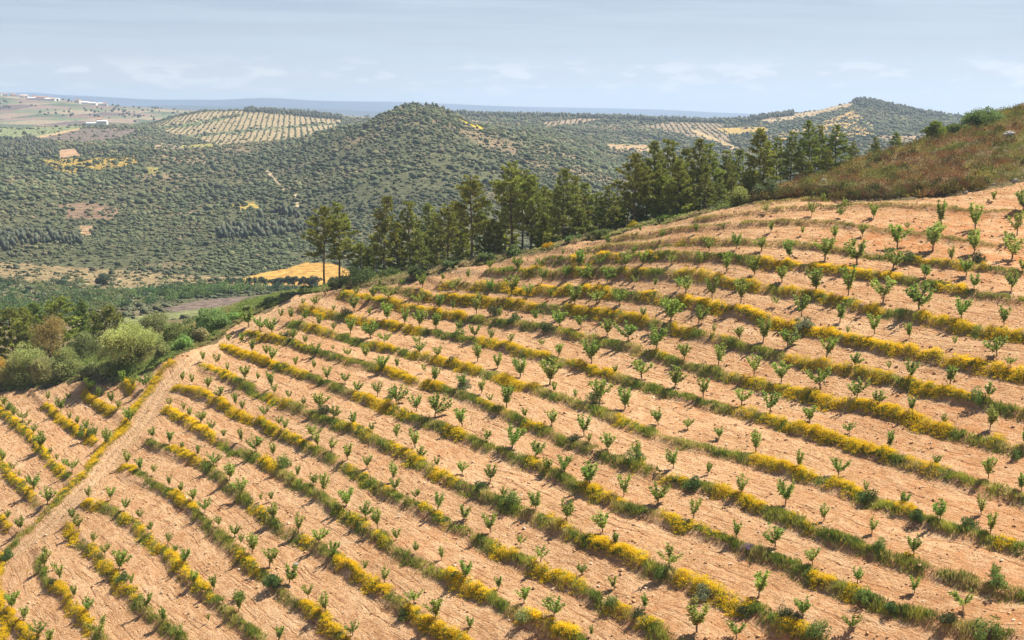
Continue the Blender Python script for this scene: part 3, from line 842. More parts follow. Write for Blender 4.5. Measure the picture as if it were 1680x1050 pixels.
# darker woods and the skyline trees
dens = ((dark_wood * 1.0 + np.clip(bands, 0, 1) * .9) * (HD > 600)
        + .16 * in_poly(HU, HVr, pts("1395,160 1425,160 1580,190 1575,196 1500,192 1430,180 1400,176")) * (HD > 2400)
        + .25 * ((HD > 2560) & (HD < 2760) & (((HU > 735) & (HU < 1300)) | ((HU > 400) & (HU < 560)))) + .12 * (((HD > 1400) & (HD < 1470)) & (HU > 640) & (HU < 745)))
P, i, j = scatter_on(dens * ((HU > -200) & (HU < 1880))  , 11000, rng)
R = rng.uniform(.8, 1.9, len(P)) * (1 + .35 * (HD[i, j] > 2000))
V, F = blobs(P, R, R * rng.uniform(2.4, 4.4, len(P)), rng, .42, .05)
cc = np.array([(.072, .080, .050)]) * rng.uniform(.7, 1.5, (len(P), 1)) * np.where(rng.random((len(P), 1)) < .2, (1.4, 1.15, 1.0), (1, 1, 1))
tag(obj('far_pine_wood', mesh_from('far_pine_wood', V, F, [M_SCRUB], col=np.repeat(cc, 12, 0), smooth_shade=True)), 'dark belts of pine wood on the far slopes and skyline', 'wood', kind='stuff')
q_ = rng.random((1500, 2))
i, j = (q_[:, 0] * (len(u2) - 1)).astype(int), (q_[:, 1] * (len(d2) - 1)).astype(int)
kp = vnoise(PP[i, j, 0], PP[i, j, 1], 160, 2, 65) + .25 * (np.abs(cell[i, j] - cell[np.minimum(i + 1, len(u2) - 1), j]) > 0) > .56
P = PP[i, j][kp] + rng.normal(0, 6, (kp.sum(), 3)) * np.array([1, 1, 0])
R = rng.uniform(2.0, 4.2, len(P))
V, F = blobs(P, R, R * 1.9, rng, .4, .1)
cc = np.array([(.06, .075, .045)]) * rng.uniform(.7, 1.4, (len(P), 1))
tag(obj('plateau_trees', mesh_from('plateau_trees', V, F, [M_SCRUB], col=np.repeat(cc, 12, 0), smooth_shade=True)), 'dark tree lines and copses over the far plateau fields', 'trees', kind='stuff')
# olive groves in rows
P, i, j = scatter_on((orchard > 0) * 1.0, 60000, rng)
oid, ou = orchard[i, j], HU[i, j]
a = np.where(oid == 1, .15, np.where(oid == 3, .27, np.where(ou > 700, -.07, .2)))
ca, sa = np.cos(a), np.sin(a)
rx, ry = P[:, 0] * ca + P[:, 1] * sa, -P[:, 0] * sa + P[:, 1] * ca
sl = np.where(oid == 3, 6.5, 9.0)
keys = np.stack([np.round((rx + 6 * (vnoise(rx, ry, 130, 2, 99) - .5)) / sl), np.round(ry / 8.0), oid], -1)
_, first = np.unique(keys, axis=0, return_index=True)
P = P[first].copy()
dx, dy = keys[first, 0] * sl[first] - rx[first] + rng.normal(0, .6, len(first)), keys[first, 1] * 8.0 - ry[first]
ca, sa = ca[first], sa[first]
P[:, 0] += dx * ca - dy * sa
P[:, 1] += dx * sa + dy * ca
kp = rng.random(len(P)) < .88
P, sl = P[kp], sl[first][kp]
R = rng.uniform(.7, 1.45, len(P)) * sl / 9.0
V, F = blobs(P, R, R * 1.6, rng, .2, .1)
cc = np.array([(.085, .105, .045)]) * rng.uniform(.8, 1.25, (len(P), 1))
tag(obj('olive_grove', mesh_from('olive_grove', V, F, [M_SCRUB], col=np.repeat(cc, 12, 0), smooth_shade=True)), 'olive trees in straight rows on the far tan hillsides', 'olive grove', kind='stuff')
# riverside trees on the valley floor
dens = in_poly(HU, HVr, pts("60,490 150,481 260,478 420,475 560,477 560,485 430,483 330,489 255,499 190,507 60,532 -200,545 -200,500")) * (.06 + smooth(vnoise(cx, cy, 22, 3, 55), .45, .60)) * (HD < 640) + .12 * (in_poly(HU, HVr, pts("-200,445 130,455 130,480 -200,500"))) * (HD < 700)
P, i, j = scatter_on(dens, 1000, rng)
R = rng.uniform(1.3, 3.0, len(P))
m = 110
d = unit(rng.normal(size=(len(P), m, 3)))
d[..., 2] = np.abs(d[..., 2])
lobe = rng.normal(0, .45, (len(P), 5, 3))
lobe[..., 2] = np.abs(lobe[..., 2])
PP4 = P[:, None] + (lobe[np.arange(len(P))[:, None], rng.integers(0, 5, (len(P), m))] + d * rng.uniform(.35, .6, (len(P), m, 1))) * (R[:, None] * rng.uniform(.8, 1.5, (len(P), 1)))[..., None]
PP4 = PP4.reshape(-1, 3)
V, F = leaves(PP4, unit(d.reshape(-1, 3) + rng.normal(0, .6, PP4.shape)), rng.uniform(.5, 1.0, len(PP4)), .55, rng)
cc = np.array([(.17, .25, .075), (.11, .185, .07), (.22, .25, .10), (.085, .13, .065)])[np.clip((vnoise(P[:, 0], P[:, 1], 30, 2, 56) * 6 - 1 + rng.normal(0, .8, len(P))).astype(int), 0, 3)] * rng.uniform(.7, 1.3, (len(P), 1))
tag(obj('riverside_wood', mesh_from('riverside_wood', V, F, [M_OAK], col=np.repeat(np.repeat(cc, m, 0) * rng.uniform(.75, 1.25, (len(PP4), 1)), 4, 0))), 'fresh green riverside trees filling the valley floor', 'wood', kind='stuff')

# ------------------------------------------------------------------ ordinals
ONES = "first second third fourth fifth sixth seventh eighth ninth tenth eleventh twelfth thirteenth fourteenth fifteenth sixteenth seventeenth eighteenth nineteenth".split()
TENS = {20: ("twentieth", "twenty"), 30: ("thirtieth", "thirty"), 40: ("fortieth", "forty"), 50: ("fiftieth", "fifty"), 60: ("sixtieth", "sixty")}


def nth(k):
    if k < 20:
        return ONES[k - 1]
    t = k // 10 * 10
    return TENS[t][0] if k == t else TENS[t][1] + '-' + ONES[k - t - 1]


# ------------------------------------------------------------------ plants
RAW = {}


def almond(seed):
    """a young almond about one unit high: (trunk mesh, crown mesh)"""
    r = np.random.default_rng(seed)
    kind = seed % 4
    limbs = [tube(np.array([(0, 0, -.06), (.01, 0, .15), (r.normal(0, .015), r.normal(0, .015), .34)]), [.022, .018, .015], 6)]
    LV, LD, LL = [], [], []
    nl = r.integers(5, 9)
    for k in range(nl):
        a = k / nl * 6.283 + r.normal(0, .3)
        rad = r.uniform(.10, .34) * (1.0, .72, 1.15, .9)[kind]
        top = r.uniform(.70, 1.0) * (1.0 if rad < .26 else .88)
        p0 = np.array([0, 0, r.uniform(.16, .34)])
        p2 = np.array([math.cos(a) * rad, math.sin(a) * rad, top])
        p1 = (p0 + p2) / 2 + np.array([math.cos(a), math.sin(a), -.3]) * .05
        s = np.linspace(0, 1, 6)[:, None]
        path = (1 - s) ** 2 * p0 + 2 * s * (1 - s) * p1 + s ** 2 * p2
        limbs.append(tube(path, np.linspace(.012, .004, 6), 4))
        n = r.integers(50, 80)
        s = r.uniform(.10, 1.03, n)[:, None]
        c = (1 - s) ** 2 * p0 + 2 * s * (1 - s) * p1 + s ** 2 * p2
        off = unit(r.normal(size=(n, 3))) * r.uniform(.01, .085, (n, 1))
        LV.append(c + off)
        LD.append(unit(off + np.array([0, 0, .03]) + r.normal(0, .02, (n, 3))))
        LL.append(r.uniform(.07, .115, n))
    P, D, L = np.concatenate(LV), np.concatenate(LD), np.concatenate(LL)
    V, F = leaves(P, D, L, L * .55, r)
    base = np.array([(.27, .37, .060), (.215, .315, .055), (.31, .38, .080)])[r.integers(0, 3)]
    c = base * r.uniform(.7, 1.3, (len(P), 1)) * np.where(r.random((len(P), 1)) < .15, (1.5, 1.15, 1.2), (1, 1, 1))
    tv, tf = merge(limbs)
    RAW[seed] = (V, F, np.repeat(c, 4, 0))
    return mesh_from('trunk', tv, tf, [M_YBARK], smooth_shade=True), mesh_from('crown', V, F, [M_ALMOND], col=np.repeat(c, 4, 0))


def pine(seed, h=15.0, base=.28, spread=.2, tint=(1, 1, 1), sparse=1.0):
    """a maritime pine; crown starts at base*h"""
    r = np.random.default_rng(seed)
    lean = r.normal(0, .02, 2)
    zs = np.linspace(-.6, h, 9)
    axis = np.stack([lean[0] * zs + .12 * np.sin(zs * .5 + seed), lean[1] * zs + .12 * np.cos(zs * .43 + seed), zs], -1)
    parts = [tube(axis, np.linspace(.21, .03, 9) * h / 15 + .02, 7)]
    ax = lambda z: np.array([np.interp(z, zs, axis[:, 0]), np.interp(z, zs, axis[:, 1]), z])
    P, D, L = [], [], []
    z = base * h
    while z < h * .985:
        f = (z / h - base) / (1 - base)
        prof = 0.66 + .8 * f - 1.0 * f * f if f < .4 else .82 * ((1.0 - f) / .6) ** .85
        nb = r.integers(3, 6)
        a0 = r.random() * 6.283
        for k in range(nb):
            if r.random() < .10 + .22 * (f < .15):
                continue
            a = a0 + k / nb * 6.283 + r.normal(0, .25)
            ln = 1.25 * h * spread * prof * r.uniform(.6, 1.18) + .22
            up = .06 + .50 * f + r.normal(0, .10)
            d = np.array([math.cos(a), math.sin(a), up])
            p0 = ax(z)
            p1 = p0 + d * ln * .55
            p2 = p0 + d * ln + np.array([0, 0, .08 * ln])
            s = np.linspace(0, 1, 4)[:, None]
            parts.append(tube((1 - s) ** 2 * p0 + 2 * s * (1 - s) * p1 + s ** 2 * p2, np.linspace(.05, .012, 4) * h / 15 + .004, 4))
            m = max(3, int(ln * 4.6 * sparse))
            for s in np.linspace(.36, 1.04, m):
                c = (1 - s) ** 2 * p0 + 2 * s * (1 - s) * p1 + s ** 2 * p2 + r.normal(0, 1, 3) * np.array([.22, .22, .10]) * min(1, ln)
                q = r.integers(18, 26)
                e = unit(unit(r.normal(size=(q, 3))) + np.array([0, 0, .55]) + .4 * unit(d))
                lens = r.uniform(.34, .60, q) * (.75 + .25 * h / 15)
                P.append(c + e * lens[:, None] * .55)
                D.append(e)
                L.append(lens)
        z += h * r.uniform(.040, .062)
    P, D, L = np.concatenate(P), np.concatenate(D), np.concatenate(L)
    V, F = leaves(P, D, L, L * .30, r)
    tone = vnoise(P[:, 0] + seed, P[:, 2], 1.3, 2, seed)[:, None]
    c = np.array((.305, .325, .075)) * np.array(tint) * r.uniform(.7, 1.25, (len(P), 1)) * (.6 + .8 * tone)
    tv, tf = merge(parts)
    return mesh_from('trunk', tv, tf, [M_BARK], smooth_shade=True), mesh_from('crown', V, F, [M_PINE], col=np.repeat(c, 4, 0))


def broadleaf(seed, w, h, color, clear=.12, nlobe=26, nleaf=5200, leaf=.26, mat=None, var=.35):
    """a rounded tree or bush, w wide and h high"""
    r = np.random.default_rng(seed)
    lob = unit(r.normal(size=(nlobe, 3)))
    lob[:, 2] = np.abs(lob[:, 2]) * .95
    zc = h * (clear + .30)
    lob = lob * r.uniform(.45, .80, (nlobe, 1)) * np.array([w / 2, w / 2, h - zc]) + np.array([0, 0, zc])
    low = r.random(nlobe) < .35
    lob[low, 2] -= r.uniform(.1, .32, low.sum()) * h
    if clear < .06:
        lob[:, 2] *= np.where(r.random(nlobe) < .55, r.uniform(.25, .75, nlobe), 1)
    rad = r.uniform(.14, .25, nlobe) * (w + h) / 2
    which = r.integers(0, nlobe, nleaf)
    d = unit(r.normal(size=(nleaf, 3)))
    d[:, 2] = np.where((d[:, 2] < -.3) & (clear > .06), -d[:, 2], d[:, 2])
    P = lob[which] + d * rad[which][:, None] * r.uniform(.62, 1.08, (nleaf, 1))
    P[:, 2] = np.maximum(P[:, 2], h * (clear if clear > .06 else .0) * r.uniform(.4, 1.3, nleaf) + .03)
    P[:, 2] *= np.minimum(1.0, h / np.quantile(P[:, 2], .99))
    V, F = leaves(P, unit(d + r.normal(0, .6, (nleaf, 3))), leaf * r.uniform(.7, 1.3, nleaf), leaf * .62, r)
    tone = (.72 + .56 * r.random(nlobe))[which][:, None]
    c = np.array(color) * (1.0 if max(color) > .35 else 2.0) * tone * (1 + var * r.uniform(-1, 1, (nleaf, 1)))
    parts = [tube(np.array([(0, 0, -.5), (.05, 0, h * .2), (0, .08, h * .5)]), [.05 * h ** .8, .04 * h ** .8, .02 * h ** .8], 6)]
    for k in range(min(9, nlobe)):
        parts.append(tube(np.array([(0, .05, h * .22), lob[k] * .5 + np.array([0, 0, h * .1]), lob[k]]), [.022 * h ** .8, .014 * h ** .8, .006], 5))
    tv, tf = merge(parts)
    return mesh_from('trunk', tv, tf, [M_BARK], smooth_shade=True), mesh_from('crown', V, F, [mat or M_OAK], col=np.repeat(c, 4, 0))


def plant(name, meshes, loc, rz, scale, label, cat, group=None):
    root = bpy.data.objects.new(name, None)
    root.empty_display_size = .3
    root.location = loc
    root.rotation_euler = (0, 0, rz)
    root.scale = (scale, scale, scale) if np.isscalar(scale) else scale
    COL.objects.link(root)
    obj('trunk', meshes[0], root)
    obj('crown', meshes[1], root)
    return tag(root, label, cat, group)


def copy_plant(src, loc, rz, scale, label, group=None):
    r = src.copy()
    COL.objects.link(r)
    r.location = loc
    r.rotation_euler = (0, 0, rz)
    r.scale = (scale, scale, scale) if np.isscalar(scale) else scale
    r['label'] = label
    if group:
        r['group'] = group
    for ch in src.children:
        c = ch.copy()
        COL.objects.link(c)
        c.parent = r
    return r


def resample(xy, pix, step):
    d = np.concatenate([[0], np.cumsum(np.hypot(*np.diff(xy, axis=0).T))])
    s = np.arange(0, d[-1], step)
    f = lambda a: np.interp(s, d, a)
    return np.stack([f(xy[:, 0]), f(xy[:, 1])], -1), f(pix[:, 0]), s


# --- young almonds of the planted rows
protos = {k: almond(k) for k in range(14)}
su, sv, sh = [], [], []
for (ox, oy), s in SAPS.items():
    p = pts(s)
    su += (ox + p[:, 0] / 3).tolist()
    sv += (oy + (p[:, 1] + .56 * p[:, 2]) / 3).tolist()
    sh += (p[:, 2] / 3).tolist()
su, sv, sh = map(np.array, (su, sv, sh))
sx, sy = raycast(su, sv)
# gaps in the planted rows filled by further young trees
ax, ay = [], []
for r, pix, xy in row_lines:
    if r > 20:
        continue
    c_, u_, s_ = resample(xy, pix, 5.4)
    for (x, y), u in zip(c_ + np.array([.35, .45]), u_):
        if -20 < u < 1700 and np.hypot(sx - x, sy - y).min() > 3.6 and (not ax or np.hypot(np.array(ax) - x, np.array(ay) - y).min() > 3.4):
            ax.append(x); ay.append(y)
if ax:
    gz_ = ground(np.array(ax), np.array(ay))
    gu, gv = project(np.column_stack([ax, ay, gz_]))
    su, sv = np.concatenate([su, gu]), np.concatenate([sv, gv])
    sh = np.concatenate([sh, np.random.default_rng(4).uniform(1.0, 2.1, len(ax)) * FPX / np.array(ay)])
    sx, sy = np.concatenate([sx, ax]), np.concatenate([sy, ay])
sz = ground(sx, sy)
ht = np.clip(sh * 1.12 * sy / FPX, .9, 4.0)
srow = np.clip(np.round(RHO(sx, sy) - .1), 1, 22).astype(int)
order = np.argsort(-sh)
keep = np.zeros(len(su), bool)
keep[order[:300]] = True
first_of = {}
row_rank = {}
for k in np.argsort(su):
    row_rank.setdefault(srow[k], []).append(k)
rows_sorted = sorted(row_rank, reverse=True)
rg = np.random.default_rng(3)


def flowering(r, u):
    return max([s for a, b, s in YELLOW.get(int(r), []) if a <= u <= b], default=0.0)


for rn, r in enumerate(rows_sorted):
    for kk, k in enumerate(row_rank[r]):
        if not keep[k]:
            continue
        size = 'tall' if ht[k] > 2.9 else 'small' if ht[k] < 1.9 else 'bushy'
        near = 'near yellow flowers' if flowering(r, su[k]) > .55 else 'near green grass' if r < 19 else 'on pale terrace soil'
        label = f"{size} almond sapling {near}, {nth(kk + 1)} from left in {nth(rn + 1)} row from top"
        m = int(rg.integers(0, 14))
        loc, rz = (sx[k], sy[k], sz[k] - .05), rg.random() * 6.283
        wide = rg.uniform(1.15, 1.75)
        sc = (ht[k] * wide, ht[k] * wide, ht[k])
        if m not in first_of:
            first_of[m] = plant('almond_sapling', protos[m], loc, rz, sc, label, 'almond tree', 'young almond trees planted along the rows')
        else:
            cp = copy_plant(first_of[m], loc, rz, sc, label)
            cp.rotation_euler = (rg.normal(0, .09), rg.normal(0, .09), rz)
# the remaining, smallest ones as one object
Vs, Fs, Cs, off = [], [], [], 0
for k in np.where(~keep)[0]:
    V, F, c = RAW[int(rg.integers(0, 14))]
    ang, wd = rg.random() * 6.283, ht[k] * rg.uniform(1.0, 1.35)
    ca, sa = math.cos(ang), math.sin(ang)
    V = np.column_stack([(V[:, 0] * ca - V[:, 1] * sa) * wd + sx[k], (V[:, 0] * sa + V[:, 1] * ca) * wd + sy[k], V[:, 2] * ht[k] + sz[k]])
    Vs.append(V); Fs.append(F + off); off += len(V)
    Cs.append(c)
if Vs:
    tag(obj('small_saplings', mesh_from('small_saplings', np.concatenate(Vs), np.concatenate(Fs), [M_ALMOND], col=np.concatenate(Cs))), 'smallest almond seedlings scattered between the planted rows', 'seedlings', kind='stuff')


# --- grass strips with flowers along every row
def blades(P, H, W, n, rng, lean=.28, spread=.14):
    """n grass blades (triangles) per tuft"""
    m = len(P)
    P = np.repeat(P, n, 0)
    H = np.repeat(H, n) * rng.uniform(.55, 1.15, m * n)
    W = np.broadcast_to(np.repeat(np.broadcast_to(W, m), n), m * n)
    a = rng.random(m * n) * 6.283
    b = P + np.stack([rng.normal(0, spread, m * n), rng.normal(0, spread, m * n), np.full(m * n, -.05)], -1)
    s = np.stack([np.cos(a), np.sin(a), np.zeros(m * n)], -1) * W[:, None] / 2
    t = b + np.stack([rng.normal(0, lean, m * n) * H, rng.normal(0, lean, m * n) * H, H], -1)
    V = np.stack([b - s, b + s, t], 1).reshape(-1, 3)
    return V, np.arange(3 * m * n).reshape(-1, 3)


GREEN = np.array([(.225, .300, .045), (.110, .165, .032), (.33, .37, .060), (.42, .42, .08)])
STRAW = np.array([(.53, .45, .16), (.45, .38, .13), (.60, .50, .21)])


def strip(rn, pix, xy, label, width=0.80, dens=46, yellow=None, dry=.2, hmul=1.0, step=.25):
    rng = np.random.default_rng(int(1000 + abs(pix[0, 0]) * 3 + rn))
    c, u, s = resample(xy, pix, step)
    T = unit(np.gradient(c, axis=0))
    Nn = np.stack([-T[:, 1], T[:, 0]], -1)
    Nn *= np.sign((Nn * np.array([.6, .75])).sum(-1, keepdims=True) + 1e-6)     # uphill
    per = np.maximum(1, int(dens * step * width * 2))
    idx = np.repeat(np.arange(len(c)), per)
    idx = idx[rng.random(len(idx)) < np.clip(-.25 + 2.2 * vnoise(s * 1.0, s * 0 + rn * 9.7, 2.0, 3, 14), .06, 1)[idx]]
    wob = (vnoise(s, s * 0 + 5.3 * rn, 2.2, 3, 15) - .5) * 1.3
    wv = width * (.35 + 1.3 * vnoise(s, s * 0 + 2.1 * rn, 1.7, 3, 16))
    o = (rng.normal(0, .48, len(idx))).clip(-1.15, 1.15) * wv[idx] + wob[idx] - .25
    P2 = c[idx] + T[idx] * rng.uniform(-.2, .2, (len(idx), 1)) + Nn[idx] * o[:, None]
    z = ground(P2[:, 0], P2[:, 1])
    P = np.column_stack([P2, z])
    yel = np.zeros(len(s))
    for a, b, st in (yellow if yellow is not None else YELLOW.get(rn, [])):
        yel = np.maximum(yel, st * smooth(u, a - 9, a + 5) * smooth(-u, -b - 9, -b + 5))
    lump = vnoise(P2[:, 0], P2[:, 1], 1.1, 3, 17)
    H = (.12 + 1.0 * lump) * rng.uniform(.75, 1.2, len(P)) * hmul * (1 - .35 * (np.abs(o) / (wv[idx] + .01)) ** 2).clip(.4, 1)
    gsel = vnoise(P2[:, 0], P2[:, 1], 1.5, 3, 18) * 1.5 - .25 + rng.normal(0, .10, len(P))
    dr = vnoise(P2[:, 0], P2[:, 1], 3.0, 3, 19) * 1.3 - .15 + rng.normal(0, .10, len(P)) + dry - .2
    C = GREEN[np.clip((gsel * 5 - .6).astype(int), 0, 3)]
    straw = dr > .60
    C = np.where(straw[:, None], STRAW[rng.integers(0, 3, len(P))], C)
    oliv = rng.random(len(P)) < .08 + .22 * yel[idx]
    C = np.where(oliv[:, None], (.46, .42, .055), C) * rng.uniform(.75, 1.25, (len(P), 1))
    V, F = blades(P, H, .085, 4, rng)
    g = obj('grass_strip', mesh_from('grass_strip', V, F, [M_GRASS], col=np.repeat(C, 12, 0)))
    tag(g, label, 'grass strip', 'grass and flower strips between the ploughed terraces', 'stuff')
    fl = rng.random(len(P)) < yel[idx] * (1.6 if rn >= 12 else 1.15) * smooth(vnoise(P2[:, 0], P2[:, 1], .8, 3, 23), .53 - .36 * yel[idx], .72 - .36 * yel[idx])
    if fl.sum() > 20:
        q = np.repeat(P[fl], 9, 0)
        hq = np.repeat(H[fl], 9) * rng.uniform(.72, 1.12, len(q)) * 1.0
        q = q + np.column_stack([rng.normal(0, .12, (len(q), 2)), hq])
        D = unit(np.column_stack([rng.normal(0, 1, (len(q), 2)), rng.normal(0, .5, len(q))]))
        V, F = leaves(q, D, rng.uniform(.06, .125, len(q)), .085, rng)
        cy_ = np.array([(.92, .66, .012), (.93, .71, .03), (.88, .56, .010)])[rng.integers(0, 3, len(q))] * rng.uniform(.8, 1.1, (len(q), 1))
        f = obj('yellow_flowers', mesh_from('yellow_flowers', V, F, [M_FLOWER], col=np.repeat(cy_, 4, 0)), g)
        f['kind'] = 'stuff'


seen_rows = {}
for r, pix, xy in row_lines:
    left_block = pix[-1, 0] < 230 and pix[0, 0] < 210 and r not in (1,) and (r, 'm') in seen_rows
    seen_rows[(r, 'm')] = True
    top = 23 - r
    yl = YELLOW.get(r, [])
    look = 'dry sparse grass strip' if r >= 19 else 'long grass strip mostly in yellow bloom' if sum((b - a) * s for a, b, s in yl) > .4 * (pix[-1, 0] - pix[0, 0]) else 'green grass strip with yellow patches'
    label = f"short grass strip left of the track, {nth(r - 1)} such from the lowest" if left_block else f"{look}, {nth(top)} strip down from the heath"
    strip(r, pix, xy, label, width=.58 if r >= 19 else .64 if r < 9 else .76, dens=42 if r >= 20 else 44 if r >= 19 else 60,
          dry=.55 if r >= 20 else .36 if r >= 19 else .16 if r > 8 else .12, hmul=.6 if r >= 20 else .68 if r < 6 else .82)
tp = np.array([(a, b) for a, b, c in TRACK])
verge = pts("283,597 260,617 240,653 217,680 200,707 167,742 147,773 113,803 90,830 60,860 33,885 7,913 -40,950")
vx, vy = raycast(verge[:, 0], verge[:, 1])
strip(30, verge, np.stack([vx, vy], -1), 'yellow flowering verge running beside the dirt track', width=1.15, dens=34,
      yellow=[(150, 290, .8), (100, 150, .45), (60, 100, .25), (-40, 10, .5)], dry=.3, hmul=.75)
low = pts("5,925 -5,960 5,1000 10,1050")
lx, ly = raycast(low[:, 0], low[:, 1])
strip(31, low, np.stack([lx, ly], -1), 'short yellow flowering verge at the lowest bend of the track', width=.7, dens=40, yellow=[(-20, 30, .8)], dry=.3, hmul=.6)

# thin dry weeds over the ploughed ground
rng = np.random.default_rng(8)
wx_, wy_ = rng.uniform(-140, 95, 60000), rng.uniform(100, 275, 60000)
tr = 1 - smooth(seg_dist(wx_, wy_, track_xy), 2.0, 6.0)
ed = 1 - smooth(seg_dist(wx_, wy_, edge_xy), 1.0, 6.0)
keepw = in_poly(wx_, wy_, field_poly) & (rng.random(60000) < (.06 + .95 * tr * (.35 + 1.1 * (vnoise(wx_, wy_, 3, 2, 82) > .5)) + .9 * ed + .25 * smooth(RHO(wx_, wy_), 18.5, 20) + .25 * (vnoise(wx_, wy_, 4, 2, 81) > .66)))
P = np.column_stack([wx_, wy_, ground(wx_, wy_)])[keepw]
V, F = blades(P, rng.uniform(.12, .34, len(P)), .075, 4, rng, .5, .18)
C = np.where(rng.random((len(P), 1)) < .62, STRAW[rng.integers(0, 3, len(P))], GREEN[rng.integers(0, 4, len(P))] * 1.2)
tag(obj('dry_weeds', mesh_from('dry_weeds', V, F, [M_GRASS], col=np.repeat(C, 12, 0))), 'thin dry weeds scattered over the ploughed soil and track', 'weeds', kind='stuff')

# clods and stones
sx_, sy_ = rng.uniform(-140, 95, 70000), rng.uniform(100, 275, 70000)
k = in_poly(sx_, sy_, field_poly) & (rng.random(70000) < .35 + .65 * vnoise(sx_, sy_, 9, 2, 83))
P = np.column_stack([sx_, sy_, ground(sx_, sy_)])[k]
R = rng.gamma(2.2, .034, len(P)).clip(.04, .26)
V, F = blobs(P, R, R * 1.3, rng, .35, .3)
C = np.where(rng.random((len(P), 1)) < .14, (.62, .47, .33), (.47, .28, .14)) * rng.uniform(.8, 1.15, (len(P), 1))
tag(obj('stones', mesh_from('stones', V, F, [M_STONE], col=np.repeat(C, 12, 0))), 'pale stones and clods strewn over the ploughed soil', 'stones', kind='stuff')

# --- dark broom and rockrose bushes standing in the strips: tile origin, centre x, base y, width (three-times pixels), kind
BUSH = [(1120, 700, 45, 325, 110, 0), (1120, 700, 1165, 490, 120, 0), (1120, 700, 1555, 835, 130, 1), (1120, 700, 300, 935, 100, 2), (1120, 700, 1035, 925, 100, 0), (1120, 700, 905, 890, 110, 1), (1120, 700, 115, 850, 120, 3),
        (1120, 700, 1510, 1060, 180, 1), (1120, 700, 660, 1060, 130, 1), (1120, 700, 1310, 1015, 110, 2), (1120, 700, 920, 395, 120, 0), (1120, 700, 515, 985, 110, 2), (1120, 700, 965, 640, 90, 1), (1120, 700, 325, 640, 70, 4), (1120, 700, 1410, 530, 110, 0), (1120, 700, 1650, 170, 80, 1),
        (1120, 400, 1455, 800, 110, 1), (1120, 400, 605, 440, 110, 3), (1120, 400, 1110, 100, 90, 0), (1120, 400, 1450, 110, 100, 2),
        (560, 700, 845, 400, 110, 1), (560, 700, 690, 340, 90, 0), (560, 700, 1335, 915, 90, 1), (560, 700, 1460, 975, 90, 2), (560, 700, 1580, 750, 100, 1), (560, 700, 310, 955, 90, 0), (560, 700, 1150, 90, 70, 2), (560, 700, 1450, 200, 110, 1), (560, 700, 905, 975, 110, 5), (560, 700, 570, 770, 70, 0),
        (560, 400, 545, 610, 70, 2), (560, 400, 755, 365, 80, 2), (560, 400, 845, 400, 80, 0), (560, 400, 600, 735, 90, 3), (560, 400, 1010, 440, 80, 0), (560, 400, 25, 370, 70, 2), (560, 400, 580, 470, 60, 1), (560, 400, 230, 790, 60, 0), (560, 400, 1240, 810, 100, 5),
        (0, 700, 600, 790, 90, 0), (0, 700, 1350, 810, 130, 0), (0, 700, 1180, 870, 80, 1), (0, 700, 30, 660, 90, 0), (0, 700, 265, 810, 70, 2), (0, 700, 1400, 220, 100, 1), (0, 700, 1030, 235, 60, 1),
        (0, 400, 490, 760, 60, 2), (0, 400, 430, 975, 100, 1), (0, 400, 1600, 855, 90, 2), (0, 400, 1410, 480, 60, 2), (0, 400, 50, 830, 60, 1)]
BK = [('dark green broom bush', (.052, .085, .022)), ('fresh green broom bush', (.085, .125, .028)), ('dark olive bush', (.050, .062, .024)), ('grey green bush', (.125, .145, .080)), ('purple lavender bush', (.13, .095, .12)), ('pale green bush', (.15, .175, .065))]
bp = {k: broadleaf(300 + k, 2.0, 1.5, BK[k][1], .02, 16, 1300, .13, M_GRASS) for k in range(6)}
bu = np.array([a + c / 3 for a, b, c, d, e, f in BUSH])
bv = np.array([b + (d - 8) / 3 for a, b, c, d, e, f in BUSH])
bx, by = raycast(bu, bv)
bz = ground(bx, by)
brow = np.clip(np.round(RHO(bx, by)), 1, 22).astype(int)
firstb = {}
used = {}
for i in np.argsort(bu):
    kd = BUSH[i][5]
    used[(kd, brow[i])] = used.get((kd, brow[i]), 0) + 1
    label = f"{BK[kd][0]} in the grass strip, {nth(used[(kd, brow[i])])} from left in {nth(23 - brow[i])} row from top"
    sc = BUSH[i][4] / 3 * by[i] / FPX / 2.0 * 1.05
    rz = rg.random() * 6.283
    loc = (bx[i], by[i], bz[i] - .08)
    if kd not in firstb:
        firstb[kd] = plant('strip_bush', bp[kd], loc, rz, sc, label, 'bush', 'bushes growing in the grass strips')
    else:
        copy_plant(firstb[kd], loc, rz, sc, label)

